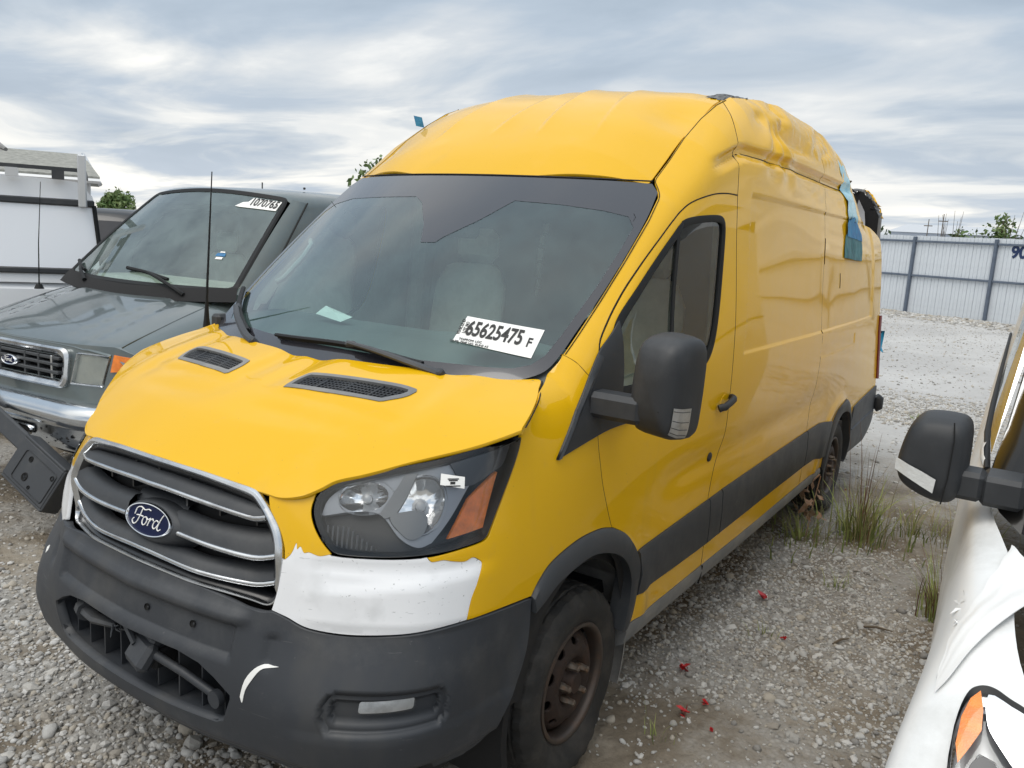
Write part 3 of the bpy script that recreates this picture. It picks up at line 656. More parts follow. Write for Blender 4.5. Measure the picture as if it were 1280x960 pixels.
# intake pocket: floor, ceiling, back wall and broken pieces
qi = resamp(INT, n=90, closed=True); G = []
for o_ in (.0, -.05, -.11): G.append(bumper(qi[:, 0], qi[:, 1])+np.array([0, -o_, 0])+snorm(bumper, qi)*0)
mb = MB(); mb.grid(np.stack(G, 1), True, wrap=True); mb.build('intake_wall', 'bumper_plastic', bump)
panel('intake_back', lambda u, z: np.stack([u, .07+.22*u*u, z], -1), rrect(-.5, .44, .5, .72, .03), 'inner_black', bump, step=.1, skirt=0, gap=0)
for u_ in (-.40,-.30,-.20,-.10,.10,.20,.30,.39):
    mb = MB(); p = bpt(u_, .57); mb.box((p[0]-.003, p[1]+.045, .487), (p[0]+.003, p[1]+.12, .66)); mb.build('intake_rib', 'bumper_plastic', bump, ang=30)
mb = MB(); mb.tube([bpt(.10,.60,.0)+[0,.03,0], bpt(.24,.585)+[0,.03,0], bpt(.36,.555)+[0,.03,0], bpt(.375,.55)+[0,.03,0]], [.014,.013,.013,.012], 10); mb.lathe([(0,0),(.0,.026),(.02,.026),(.024,.0)], 20, 'y', tuple(bpt(.38,.548)+[0,.012,0])); mb.build('intake_strut', 'bumper_plastic', bump)
p0 = bpt(.05,.60)
mb = MB(); Mh = Matrix.Translation(Vector(p0)+Vector((.0,.022,-.002)))@Matrix.Rotation(R(-14),4,'Z')@Matrix.Rotation(R(-34),4,'X')
mb.box((-.062,-.016,-.050),(.066,.030,.040), Mh, .014); mb.box((-.050,-.010,.030),(.050,.030,.058), Mh, .010); mb.build('hook_cover', 'bumper_plastic', bump)
mb = MB(); mb.box((-.035,-.02,-.04),(.055,.06,.03), Matrix.Translation(Vector(p0)+Vector((.01,.05,-.01)))@Matrix.Rotation(R(12),4,'Y'), .008); mb.build('hook_mount', 'inner_black', bump)
mb = MB(); p1 = bpt(-.30,.61); p2 = bpt(-.12,.62)
mb.tube([p1+[0,.035,0], (p1+p2)/2+[0,.02,.0], p2+[0,.045,-.005]], [.026,.022,.016], 8, sq=(1,.7)); mb.tube([p1+[-.03,.04,.0], p1+[.01,.03,.0]], [.03,.034], 9)
for k_ in range(5):
    a_ = rng.normal(0, 1, 3)*.012; mb.tube([p2+[-.01,.04,0], p2+[.03,.02,0]+a_, p2+[.055,.015,.004]+a_*2.2], [.005,.0035,.001], 5)
mb.build('broken_bracket', 'bumper_plastic', bump)
mb = MB(); mb.tube([bpt(-.03,.655)+[0,.02,0], bpt(.02,.61)+[0,.02,0]], .010, 6); mb.build('snapped_clip', 'trim_plastic', bump)
for u_, z_ in ((.078,.745),(.284,.75)):
    mb = MB(); mb.lathe([(.004,.0105),(.0,.010),(-.003,.0)], 16, 'z', Mx=frame(bpt(u_, z_, .008), (1,0,0), snorm(bumper, np.array([[u_,z_]]))[0])); mb.build('screw_hole', 'gap_black', bump)
# gouge that shows white primer and the chip at the far corner
panel('paint_gouge', bumper, outline([(.499,.606),(.509,.655),(.531,.690),(.555,.703),(.60,.707)], [(.60,.707),(.572,.697),(.548,.688),(.530,.660),(.514,.627),(.507,.590),(.499,.606)], n=3), 'print_white', bump, step=.02, off=.0085, skirt=.002, gap=0)
panel('paint_chip', bumper, np.array([(-.70,.70),(-.675,.715),(-.668,.70),(-.685,.685)]), 'print_white', bump, step=.02, off=.0085, skirt=.002, gap=0)
mb = MB(); mb.box((-.16,.0,-.03),(.16,.16,.02), Matrix.Translation((.37,.22,.30)), .01); mb.build('tow_eye_mount', 'inner_black', bump)
for s in (1, -1):
    A = rrect(.838, .606, 1.005, .640, .008)
    S_ = lambda u, z: belt(u, z)
    panel('fog_light', S_, A, 'chrome_worn', bump, step=.01, off=-.030, skirt=.012, gap=0, side=s)
    panel('fog_lens', S_, A, 'lamp_glass', bump, step=.03, off=-.020, skirt=.0, gap=0, side=s)
# ---------------- grille ----------------
RG = ring+mir(ring)[1:-1]; RGs = np.concatenate([cat_rom(ring[:4],5)[:-1], cat_rom(ring[3:8],5)[:-1], cat_rom(ring[7:13],5)[:-1], cat_rom(ring[12:],5)])
RGf = np.array(list(RGs)+[(-a_, b_) for a_, b_ in RGs[::-1]][1:-1])
def bsym(u, z):
    u = np.atleast_1d(np.asarray(u, float)); P = belt(np.abs(u), z); P[:, 0] *= np.where(u < 0, -1, 1); P[:, 1] += .038*sstep(.22,.50,np.abs(u))*sstep(1.02,.86,np.atleast_1d(z)); return P
RGf = resamp(RGf, n=220, closed=True); wd = .017+.017*(np.abs(RGf[:, 0])/.56)**3; wd = np.where(RGf[:, 1] < .88, .012, wd)
inn = RGf.copy()
nn2 = inset(RGf, 1.0); Pc = RGf if area2(RGf) > 0 else RGf[::-1]
if area2(RGf) < 0: RGf = RGf[::-1]; wd = wd[::-1]
e_ = np.roll(RGf, -1, 0)-np.roll(RGf, 1, 0); e_ /= np.linalg.norm(e_, axis=1)[:, None]; nin = np.stack([-e_[:, 1], e_[:, 0]], -1)
INN = RGf+nin*wd[:, None]
gr = ribbon('grille', bsym, RGf, INN, [(0,-.012),(0,-.004),(.12,.004),(.35,.009),(.65,.009),(.88,.003),(1,-.006),(1.02,-.03)], 'chrome', van, closed=True, n=220)
ribbon('grille_bezel', bsym, RGf+nin*(wd*.95)[:, None], RGf+nin*(wd+.018)[:, None], [(0,-.006),(.4,-.01),(1,-.03),(1,-.085)], 'lamp_black', gr, closed=True, n=180)
panel('grille_back', bsym, inset(RGf, .045), 'inner_black', gr, step=.06, off=-.085, skirt=0, gap=0)
def bar(pts, full=True):
    P = np.array(pts); Q = np.array([(-a_, b_) for a_, b_ in P[::-1]]); return cat_rom(np.concatenate([Q, P[1:] if abs(P[0][0]) < .02 else P]), 5) if full else cat_rom(P, 5)
def slat(pts, up, chrome=True, rec=0):
    P = resamp(np.array(pts), step=.02); n_ = snorm(bsym, P); c = bsym(P[:, 0], P[:, 1])-n_*(.004+rec)
    prof = [(up,-.062),(up*.93,-.030),(up*.62,-.010),(.010,-.001),(.009,.0045),(.003,.008),(-.004,.006),(-.007,.000),(-.009,-.014),(-.016,-.06)]
    G = np.stack([c+n_*b_+np.array([0,0,a_]) for a_, b_ in prof[:4]], 1); H = np.stack([c+n_*b_+np.array([0,0,a_]) for a_, b_ in prof[3:8]], 1); J = np.stack([c+n_*b_+np.array([0,0,a_]) for a_, b_ in prof[7:]], 1)
    mb = MB(); mb.grid(G); mb.grid(J)
    # keep faces pointing forward
    mb.F = [f[::-1] for f in mb.F]; o = mb.build('grille_slat', 'trim_plastic', gr, ang=60)
    if not chrome: return
    mb = MB(); mb.grid(H); mb.F = [f[::-1] for f in mb.F]; k_ = len(prof[3:8]); mb.F += [tuple(range(k_)), tuple(range((len(P)-1)*k_, len(P)*k_))[::-1]]; mb.build('slat_chrome', 'chrome', gr, ang=60)
slat(bar([(0,1.106),(.228,1.097),(.38,1.089),(.44,1.086),(.478,1.094)]), .046)
slat(bar([(.115,.985),(.30,.977),(.42,.975),(.47,.980),(.520,.994)], False), .066)
slat([(-.13,.985),(0,.988),(.13,.985)], .085, False, .035)
slat([(-a_, b_) for a_, b_ in bar([(.115,.985),(.30,.977),(.42,.975),(.47,.980),(.520,.994)], False)[::-1]], .066)
slat(bar([(0,.905),(.20,.898),(.40,.893),(.46,.896),(.512,.912)]), .046)
for x_ in (-.42,-.28,-.14,.0,.14,.28,.42):
    for z0, z1 in ((.875,.90),(.965,.98),(1.07,1.095),(1.135,1.155)):
        if (abs(x_) < .1 and .93 < z0 < 1.1) or (abs(x_) > .4 and z0 > 1.1): continue
        y_ = bsym([x_], [z0])[0][1]; mb = MB(); mb.box((x_-.004, y_+.030, z0-.012), (x_+.004, y_+.08, z1+.012)); mb.build('grille_rib', 'lamp_black', gr, ang=30)
# badge pod and oval badge
bn = np.array([0,-.94,.34]); bc = np.array([.024,-.004,.999]); Mb = frame(bc, (1,0,0), bn)
mb = MB(); G = []
for a_, sc in ((-.085,1.50),(-.05,1.40),(-.022,1.24),(-.006,1.12),(-.003,1.0)):
    G.append([(sc*.112*math.cos(t), sc*.050*math.sin(t), a_) for t in np.linspace(0, 2*math.pi, 40)])
mb.grid(np.array(G), True, Mb); mb.build('badge_pod', 'trim_plastic', gr, ang=60)
mb = MB(); G = []
for r_, h_ in ((1.0,-.004),(1.0,.004),(.97,.008),(.92,.008),(.89,.003)):
    G.append([((.113-(1-r_)*.06)*math.cos(t), (.049-(1-r_)*.06)*math.sin(t), h_) for t in np.linspace(0, 2*math.pi, 48)])
mb.grid(np.array(G), True, Mb); bdg = mb.build('badge', 'chrome_clean', gr, ang=50)
mb = MB(); E1 = [(.1065*math.cos(t), .0425*math.sin(t), .003) for t in np.linspace(0, 2*math.pi, 49)[:-1]]; mb.add(E1, [tuple(range(48))], Mb); mb.build('badge_field', 'badge_blue', gr)
# script lettering drawn as strokes (x right, y up, centimetres)
ST = {'F': [[(-6.3,.2),(-6.0,1.35),(-4.8,1.75),(-3.4,1.45),(-2.2,1.75),(-1.4,1.65)], [(-4.2,1.5),(-4.5,.2),(-5.0,-1.0),(-5.9,-1.5),(-6.6,-1.0),(-6.2,-.5)], [(-5.6,.15),(-4.6,.25),(-3.3,.25)]],
      'o': [[(-2.4,.35),(-3.1,.1),(-3.3,-.7),(-2.8,-1.15),(-2.1,-.8),(-1.9,-.1),(-2.4,.35),(-1.7,.05),(-1.2,.2)]],
      'r': [[(-1.2,.2),(-.9,.35),(-1.1,-.3),(-1.3,-1.05)], [(-1.1,-.3),(-.6,.25),(-.1,.4),(.25,.1)]],
      'd': [[(1.9,.25),(1.2,.4),(.6,.0),(.4,-.7),(.9,-1.1),(1.6,-.7),(2.1,.1)], [(3.0,1.7),(2.5,.9),(2.1,-.1),(2.0,-.9),(2.5,-1.15),(3.1,-.8)]]}
mb = MB()
for L_ in ST.values():
    for s_ in L_:
        c = cat_rom(s_, 5); mb.tube([((x_+1.6)*.0148, y_*.0172, .0045) for x_, y_ in c], .0019, 6, Mx=Mb)
mb.build('badge_script', 'print_white', gr)
# ---------------- headlights ----------------
def v_lamp(s, k):
    P = outline(lamp_top, lamp_right, lamp_bot)
    o = panel('headlight', belt, P, 'lamp_glass', van, step=.03, off=.002, skirt=.0, gap=.002, side=s)
    Pr = resamp(inset(P, .002), n=140, closed=True); Pi = resamp(inset(P, .016), n=140, closed=True)
    ribbon('lamp_edge', belt, Pr, Pi, [(0,.0025),(.3,.0),(1,-.012),(1.0,-.06)], 'lamp_black', o, side=s, closed=True, n=140)
    panel('lamp_bowl', belt, P, 'lamp_black', o, step=.05, off=-.075, skirt=0, gap=0, side=s)
    # silver-grey bezel sheet with two round openings
    bez = outline([(.63,1.12),(.64,1.17),(.70,1.215),(.83,1.245),(.98,1.262),(1.10,1.275),(1.20,1.285)], [(1.20,1.285),(1.12,1.20),(1.05,1.12),(.98,1.055)], [(.98,1.055),(.93,1.045),(.87,1.07),(.80,1.13),(.72,1.135),(.64,1.12)])
    cA = [(.915+.092*math.cos(t), 1.155+.078*math.sin(t)) for t in np.linspace(0, 2*math.pi, 30)[:-1]]; cB = [(.735+.076*math.cos(t), 1.174+.040*math.sin(t)) for t in np.linspace(0, 2*math.pi, 24)[:-1]]
    panel('lamp_bezel', belt, bez, 'lamp_silver2', o, holes=[np.array(cA), np.array(cB)], step=.02, off=-.034, skirt=.03, gap=0, side=s)
    for (cu_, cz_), ru, rz_ in (((.915,1.155),.094,.080), ((.745,1.172),.082,.046)):
        mb = MB(); G = []
        n_ = snorm(belt, np.array([[cu_, cz_]]))[0]
        for f_, d_ in ((1.02,-.030),(.97,-.036),(.85,-.044),(.6,-.056),(.35,-.064),(.0,-.068)):
            t = np.linspace(0, 2*math.pi, 41); t_ = t
            q = np.stack([cu_+ru*f_*np.cos(t), cz_+rz_*f_*np.sin(t)], -1); p = belt(q[:, 0], q[:, 1])+n_*d_+n_*(.0010*np.cos(t*11)*(f_ > .5)*(f_ < .9))[:, None]; G.append(p)
        mb.grid(np.stack(G, 0)); V = mb.V[0]
        if s < 0: mb.V[0] = V*[-1,1,1]
        mb.build('lamp_reflector', 'lamp_mirror', o, ang=25)
        c = belt([cu_], [cz_])[0]+n_*-.062; c2_ = c+n_*.022
        if s < 0: c = c*[-1,1,1]; c2_ = c2_*[-1,1,1]
        mb = MB(); mb.tube([c, c2_, c2_+(c2_-c)*.15], [ru*.16, ru*.16, ru*.06], 12); mb.build('lamp_bulb', 'lamp_silver', o)
    panel('lamp_divider', belt, outline([(.845,1.235),(.885,1.240)], [(.885,1.240),(.868,1.18),(.845,1.13)], [(.845,1.13),(.815,1.12),(.80,1.135)], [(.80,1.135),(.828,1.19),(.845,1.235)], n=4), 'lamp_grey2', o, step=.02, off=-.024, skirt=.03, gap=0, side=s)
    panel('lamp_shade', belt, cat_rom([(.83,1.125),(.87,1.138),(.915,1.140),(.945,1.12),(.94,1.08),(.905,1.066),(.87,1.082)], 5, True), 'lamp_grey2', o, step=.02, off=-.022, skirt=.02, gap=0, side=s)
    panel('turn_signal', belt, np.array([(1.24,1.228),(1.200,1.077),(1.045,1.062),(1.116,1.165)]), 'amber', o, step=.014, off=-.016, skirt=.02, gap=0, side=s)
    panel('lamp_strip', belt, outline([(1.0,1.265),(1.2,1.295),(1.31,1.312)], [(1.31,1.312),(1.275,1.25),(1.24,1.235)], [(1.24,1.235),(1.10,1.20),(1.0,1.265)], n=4), 'lamp_grey', o, step=.03, off=-.02, skirt=.03, gap=0, side=s)
    for k_ in range(12 if s > 0 else 0):
        t = k_/11; u0 = .652+.155*t; ztop = 1.098-.055*max(0, t-.45)/.55-.003; ribbon('lamp_fluting', belt, [(u0,1.035+.006*(1-t)),(u0-.012*(1-t),ztop)], [(u0+.005,1.035+.006*(1-t)),(u0+.005-.012*(1-t),ztop)], [(0,-.03),(.5,-.022),(1,-.03)], 'lamp_silver', o, side=s, n=3)
    if s > 0:
        st = panel('lamp_tag', belt, np.array([(.966,1.236),(1.072,1.226),(1.076,1.194),(.968,1.206)]), 'print_white', o, step=.03, off=.004, skirt=.001, gap=0)
        for (u0, z0, u1, z1) in ((.995,1.222,1.045,1.2215),(1.0,1.218,1.04,1.2175),(1.008,1.214,1.03,1.207),(.99,1.203,1.055,1.2022)):
            panel('tag_print', belt, np.array([(u0,z1),(u1,z1),(u1,z0),(u0,z0)]) if abs(z1-z0) > .003 else np.array([(u0,z0-.0022),(u1,z0-.0022),(u1,z0+.0008),(u0,z0+.0008)]), 'print_black', o, step=.03, off=.0052, skirt=0, gap=0)
both(v_lamp)
# ---------------- hood ----------------
hf = [(0,.050),(.19,.053),(.38,.072),(.437,.083),(.50,.096),(.555,.125),(.588,.160),(.615,.200),(.673,.250),(.738,.315),(.885,.475),(.958,.600),(.960,.625)]
hs = [(.960,.625),(.947,.678),(.928,.735),(.905,.790),(.875,.845)]
hr = [(.875,.845),(.845,.898),(.795,.866),(.736,.822),(.662,.785),(.569,.745),(.465,.712),(.312,.678),(.15,.655),(0,.648)]
HP = outline(mir(hf)[:-1]+hf, hs, hr[:-1]+mir(hr), mir(hs))
def ventpoly(s, d=0):
    q = np.array([(.152,.415),(.330,.440),(.520,.478),(.560,.545),(.566,.598),(.360,.558),(.160,.517),(.150,.470)]); q = cat_rom([q[0],q[1],q[2]], 4).tolist()[:-1]+cat_rom([q[2],q[3],q[4]], 3).tolist()[:-1]+cat_rom([q[4],q[5],q[6]], 4).tolist()[:-1]+cat_rom([q[6],q[7],q[0]], 3).tolist()[:-1]
    q = np.array(q)*[s, 1]; return inset(q, d)
hd = panel('hood', hood, HP, 'yellow_wrap', van, holes=[ventpoly(1, .004), ventpoly(-1, .004)], step=.018, skirt=.014, gap=.001)
for s in (1, -1):
    A = resamp(ventpoly(s, -.004), n=70, closed=True); Bq = resamp(ventpoly(s, .014), n=70, closed=True)
    v = ribbon('air_vent', hood, A, Bq, [(0,-.002),(0,.003),(.5,.0055),(1,.003),(1,-.03)], 'sill_plastic', hd, closed=True, n=70)
    panel('vent_tray', hood, ventpoly(s, .008), 'gap_black', hd, step=.08, off=-.032, skirt=0, gap=0)
    mb = MB(); q = ventpoly(s, .012); lo, hi = q.min(0), q.max(0)
    def seg(a_, b_, wdt):
        t = np.linspace(0, 1, 60)[:, None]; p = np.array(a_)+(np.array(b_)-np.array(a_))*t; k_ = inpoly(p, q)
        if k_.sum() < 3: return
        p = p[k_][[0, k_.sum()//2, -1]]; mb.tube(hood(p[:, 0], p[:, 1])+[0,0,-.007], wdt, 4)
    for t in np.linspace(.0, 1, 9)[1:-1]:
        a_ = np.array((.15*s, .413+.105*t)); b_ = np.array((.54*s, .478+.118*t)); a_ = a_-(b_-a_)*.1; b_ = b_+(b_-a_)*.1; seg(a_, b_, .0032)
    for t in np.linspace(0, 1, 30)[1:-1]: x_ = (.15+.41*t); seg((x_*s, .38+.10*t), (x_*s+.012*s, .60+.05*t), .0022)
    for t in (.25, .5, .75): x_ = (.15+.40*t); seg((x_*s-.004*s, .38+.10*t), (x_*s+.012*s, .60+.05*t), .005)
    mb.build('vent_mesh', 'trim_plastic', hd, ang=0)
# ---------------- windscreen ----------------
wo = [(0,1.434),(.312,1.428),(.465,1.426),(.569,1.427),(.662,1.429),(.736,1.436),(.795,1.452),(.845,1.480),(.862,1.526),(.868,1.598),(.876,1.716),(.877,1.859),(.867,2.014),(.845,2.127)]
wt = [(.845,2.127),(.804,2.163)]; wt2 = [(.804,2.163),(.636,2.168),(.444,2.171),(.233,2.172),(0,2.173)]
WO = outline(wo, wt, wt2, mir(wt2), mir(wt), mir(wo))
wsn = lambda u, z: wscreen(u, z)
wsg = panel('windscreen', wscreen, WO, 'windscreen_glass', van, step=.05, off=.0, skirt=.0, gap=.001)
fi = [(0,1.485),(.362,1.480),(.55,1.480),(.68,1.479),(.745,1.482),(.793,1.497),(.818,1.527),(.830,1.592),(.845,1.756),(.845,1.903),(.84,1.981),(.80,2.022),(.7,2.040),(.526,2.056),(.337,2.063),(.257,1.977),(.16,1.90),(.144,1.878),(.077,1.874),(.014,1.948),(-.10,2.04),(-.168,2.065),(-.384,2.060),(-.66,2.050),(-.80,2.022),(-.84,1.981),(-.848,1.9),(-.845,1.7),(-.83,1.592),(-.80,1.527),(-.74,1.495),(-.5,1.490),(-.2,1.487)]
panel('black_border', wscreen, WO, 'frit_black', wsg, holes=[np.array(fi)], step=.03, off=.0012, skirt=0, gap=.001)
for s in (1, -1):
    A = Lp(1.01, 2.50, 80); q = belt(A[:, 0], A[:, 1])*[s,1,1]; mb = MB(); mb.tube(q+np.array([.010*s,.0,-.003]), .0018, 5); mb.build('screen_trim', 'gap_black', van)
q = wscreen(np.linspace(-.80,.80,40), np.full(40,2.171)); mb = MB(); mb.tube(q+[0,-.001,.003], .0035, 6); mb.build('header_trim', 'seal_rubber', van)
# black scuttle between hood and glass
A = np.array([(x_, 1.427+.02*(abs(x_)/.8)**6) for x_ in np.linspace(-.83,.83,40)]); Bq = A+[0,-.07]
ribbon('scuttle', wscreen, A, Bq, [(0,.004),(.5,.0),(1,-.01)], 'trim_plastic', van, n=40)
# lot sticker inside the glass
def on_glass(x, z, o): p = wscreen([x], [z])[0]; n_ = snorm(wscreen, np.array([[x, z]]))[0]; return p+n_*o, n_
SK = np.array([(.492,1.628),(.770,1.604),(.782,1.515),(.500,1.548)])
st = panel('lot_sticker', wscreen, SK, 'print_white', wsg, step=.06, off=.0035, skirt=.0005, gap=0)
p, n_ = on_glass(.632, 1.580, .0048); p2_, _ = on_glass(.70, 1.5735, .0048); xd = p2_-p
text('lot_number', '65625475', .094, 'print_black', frame(p+xd/np.linalg.norm(xd)*-.012, xd, n_), wsg, .56, bold=.002)
p, n_ = on_glass(.748, 1.560, .0048); text('lot_letter', 'F', .058, 'print_black', frame(p, xd, n_), wsg, .7, bold=.001)
p, n_ = on_glass(.560, 1.547, .0048); text('lot_small_print', 'TO/FROM: LOC\nDATE: TIME NO. RUNS AS', .014, 'print_black', frame(p, xd, n_), wsg, .9)
p, n_ = on_glass(.506, 1.592, .0048); yd = np.cross(n_, xd); text('lot_side_print', 'VEHICLE ID\nLOT NO', .018, 'print_black', frame(p, yd, n_), wsg, .8)
panel('vin_tag', wscreen, np.array([(.566,1.436),(.648,1.437),(.648,1.447),(.566,1.446)]), 'tape_teal', wsg, step=.05, off=.003, skirt=0, gap=0)
# ---------------- wipers ----------------
def wiper(pts_blade, pts_arm, pivot):
    mb = MB()
    P = np.array([on_glass(x_, z_, .020)[0] for x_, z_ in cat_rom(pts_blade, 8)]); mb.tube(P, np.linspace(.009,.012,len(P))*1.0, 6, sq=(1.2,.8))
    P2 = np.array([on_glass(x_, z_, .010)[0] for x_, z_ in cat_rom(pts_blade, 8)]); o = None
    b = MB(); b.tube(P2, .005, 4, sq=(.5,1.6))
    A = np.array([on_glass(x_, z_, h_)[0] for x_, z_, h_ in pts_arm]); A = cat_rom(A, 6); mb2 = MB(); mb2.tube(A, np.linspace(.011,.019,len(A)), 8, sq=(1,.7))
    c = A[-1]; n_ = on_glass(*pts_blade[0], 0)[1]; mb2.lathe([(-.02,.016),(.012,.016),(.018,.011),(.018,.0)], 14, 'z', Mx=frame(c, (1,0,0), n_))
    o = mb2.build('wiper', 'trim_plastic', van); mb.build('wiper_blade', 'seal_rubber', o); b.build('blade_rubber', 'inner_black', o)
    mid = on_glass(*pts_blade[1], .026)[0]; k_ = MB(); k_.box((-.022,-.010,-.010),(.022,.010,.008), frame(mid, np.array(P[-1])-P[0], n_), .003); k_.build('blade_clip', 'trim_plastic', o)
wiper([(-.232,1.480),(.16,1.489),(.465,1.460)], [(.16,1.487,.035),(.30,1.468,.045),(.45,1.448,.035),(.545,1.437,.02)], None)
wiper([(-.865,1.60),(-.70,1.530),(-.45,1.470)], [(-.70,1.528,.035),(-.55,1.490,.045),(-.42,1.455,.03),(-.335,1.442,.02)], None)
# ---------------- black tubes that paint in the shade of shut lines and seams ----------------
def dark_line(name, S, P, r_=.0021, s=1, o_=-.0012, m='gap_black'):
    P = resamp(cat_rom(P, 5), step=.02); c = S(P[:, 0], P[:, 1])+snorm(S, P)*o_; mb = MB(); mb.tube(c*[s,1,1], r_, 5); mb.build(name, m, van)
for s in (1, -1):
    dark_line('dark_shut_line', belt, door_front, .0024, s); dark_line('dark_shut_line', belt, door_rear+[(2.945,.53),(2.951,.424)], .0024, s); dark_line('dark_shut_line', belt, door_top, .0034, s)
    dark_line('panel_seam', belt, S2[1:], .0020, s); dark_line('panel_seam', belt, roof_seam, .0024, s); dark_line('panel_seam', belt, seamB, .0018, s)
    dark_line('panel_seam', belt, [(2.27,2.035),(2.30,2.01),(2.335,1.975)], .0012, s)
    dark_line('swage_seam', belt, [(3.04,2.342),(3.2,2.351),(3.6,2.354),(4.2,2.355),(4.73,2.355),(5.5,2.355)], .0022, s, .0018)
    dark_line('hood_seam', hood, [(.965,.635),(.951,.685),(.932,.742),(.909,.797),(.880,.85),(.852,.90)], .0022, s, -.004)
for P_ in ([(5.25,1.80),(5.262,1.74),(5.258,1.70)], [(4.755,2.02),(4.748,1.93),(4.752,1.86)]): dark_line('skin_crack', belt, P_, .0035, 1, .0)
# ---------------- roof ----------------
rf = [(0,1.556),(.3,1.586),(.5,1.640),(.65,1.692),(.77,1.742),(.786,1.775)]
RFp = outline(mir(rf)[:-1]+rf, [(.786,1.775),(.783,2.0),(.780,2.25),(.778,2.5),(.762,3.0),(.755,4.4)], [(.755,4.4),(.5,4.75),(.2,4.6),(-.2,5.0),(-.5,4.9),(-.786,5.2)], [(-.786,5.2),(-.786,3.0),(-.780,2.25),(-.786,1.775)])
panel('roof', cap, RFp, 'yellow_wrap', van, step=.015, skirt=.015, gap=.001)
panel('roof_lining', lambda x, y: cap(x*.97, y)-np.array([0,0,.05]), np.array([(-.76,1.80),(.76,1.80),(.76,4.3),(-.76,4.9)]), 'cab_grey', van, step=.2, skirt=0, gap=0, flip=True)
# torn corner of the roof skin: curled shards with dark metal showing
pt = np.array([.80,2.72,2.655])
def crumple(name, c, lu, lv, m, amp, seed, n=26):
    r_ = np.random.default_rng(seed); G = []
    for i in range(n):
        row = []
        for j in range(9):
            a_, b_ = i/(n-1)-.5, j/8-.5; x_, y_ = c[0]+b_*lu, c[1]+a_*lv; x2 = min(x_, .785); zz = float(cap([x2], [y_])[0][2])-max(0, x_-.785)*1.6
            row.append((x_+r_.normal(0,.006), y_+r_.normal(0,.008), zz+.004+amp*(r_.uniform(0,1)**2)*(1-(2*b_)**2)*(1-(2*a_)**2)))
        G.append(row)
    mb = MB(); mb.grid(np.array(G)); return mb.build(name, m, van, ang=1)
crumple('torn_skin', (.76,2.72), .10, .50, 'torn_metal', .018, 5)
crumple('torn_paint', (.73,3.0), .10, .30, 'yellow_side', .016, 6, 16)
crumple('torn_lining', (.775,2.86), .035, .30, 'lining_white', .022, 8, 20)
# ragged rear edge: twisted header, crushed pillar skin and dark edge strip
def jag(name, P, wdir, wmin, wmax, m, th=.004, seed=1, n=30):
    r = np.random.default_rng(seed); P = resamp(np.array(P, float), n=n); wdir = np.array(wdir, float); G = np.stack([P, P+wdir*r.uniform(wmin*.5, wmax*.5, n)[:, None]+r.normal(0,.012,(n,3)), P+wdir*r.uniform(wmin, wmax, n)[:, None]+r.normal(0,.02,(n,3))], 1)
    mb = MB(); mb.grid(G); mb.grid(G+np.array([0,0,-th]), True); return mb.build(name, m, van, ang=20)
jag('roof_edge', [(.80,4.95,2.56),(.80,5.2,2.44),(.80,5.3,2.36),(.80,5.42,2.27)], (-.15,.5,-.3), .04, .12, 'torn_metal', seed=4, n=14)
jag('roof_remnant', [(.50,6.35,2.47),(.62,6.35,2.50),(.70,6.36,2.49),(.77,6.38,2.42),(.815,6.4,2.35),(.84,6.4,2.28)], (-.05,-.25,-.10), .12, .34, 'torn_metal', seed=6, n=22)
jag('roof_remnant', [(.66,6.37,2.495),(.72,6.38,2.485),(.78,6.40,2.42),(.82,6.42,2.34),(.845,6.42,2.27)], (.01,-.06,-.06), .10, .2, 'yellow_side', seed=8, n=16)
mb = MB(); mb.tube([(.82,6.40,.5),(.84,6.42,1.2),(.835,6.42,1.8),(.82,6.42,2.3)], [.05,.045,.04,.03], 6); mb.build('rear_pillar', 'sill_plastic', van)
mb = MB(); mb.box((-.9,6.36,.5),(.80,6.40,1.75), None, .01); mb.build('rear_door', 'yellow_side', van)
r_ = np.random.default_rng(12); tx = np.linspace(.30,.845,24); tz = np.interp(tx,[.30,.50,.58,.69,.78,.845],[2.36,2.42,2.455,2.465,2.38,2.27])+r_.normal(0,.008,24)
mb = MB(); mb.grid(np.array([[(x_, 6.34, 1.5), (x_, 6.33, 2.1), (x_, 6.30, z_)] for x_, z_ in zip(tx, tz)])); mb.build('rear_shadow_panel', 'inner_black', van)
mb = MB(); G = [[(x_+.01*math.sin(z_*22+k_), 6.05+.03*math.sin(z_*9), z_) for z_ in np.linspace(1.95, 2.40-.10*abs(k_-2)/2, 10)] for k_, x_ in enumerate(np.linspace(.63,.74,5))]; mb.grid(np.array(G)+[0,.2,0]); mb.build('hanging_panel', 'lining_white', van)
mb = MB(); G = [[(.70+.02*math.sin(k_*1.3),5.35+.10*j,2.2+.28*k_/6+.02*j) for j in range(3)] for k_ in range(7)]; mb.grid(np.array(G)); mb.build('hanging_panel', 'lining_white', van)
mb = MB(); mb.box((-.9,2.75,.5),(.88,2.78,2.35), None, .01)
blk = mb.build('bulkhead', 'bulkhead', van)
for (x_, z_, w_, h_) in ((-.298,1.975,.035,.055),(-.32,1.905,.028,.05),(-.325,1.822,.032,.07),(-.329,1.729,.026,.08),(-.328,1.649,.02,.05),(-.335,1.596,.014,.035)):
    mb = MB(); mb.box((x_-w_/2,2.738,z_-h_/2),(x_+w_/2,2.746,z_+h_/2)); mb.build('slot_light_patch', 'print_white', blk)  # white blocks painted as the light showing through slots in the bulkhead
mb = MB(); mb.add([(-.42,1.08,1.540),(-.40,1.12,1.575),(-.22,1.10,1.545),(-.24,1.05,1.525),(-.31,1.08,1.560)], [(0,1,4),(1,2,4),(2,3,4),(3,0,4)]); pp_ = mb.build('paper_sheet', 'print_white', smooth=False); tag(pp_, 'crumpled white paper lying on the dashboard of the yellow van', 'paper')
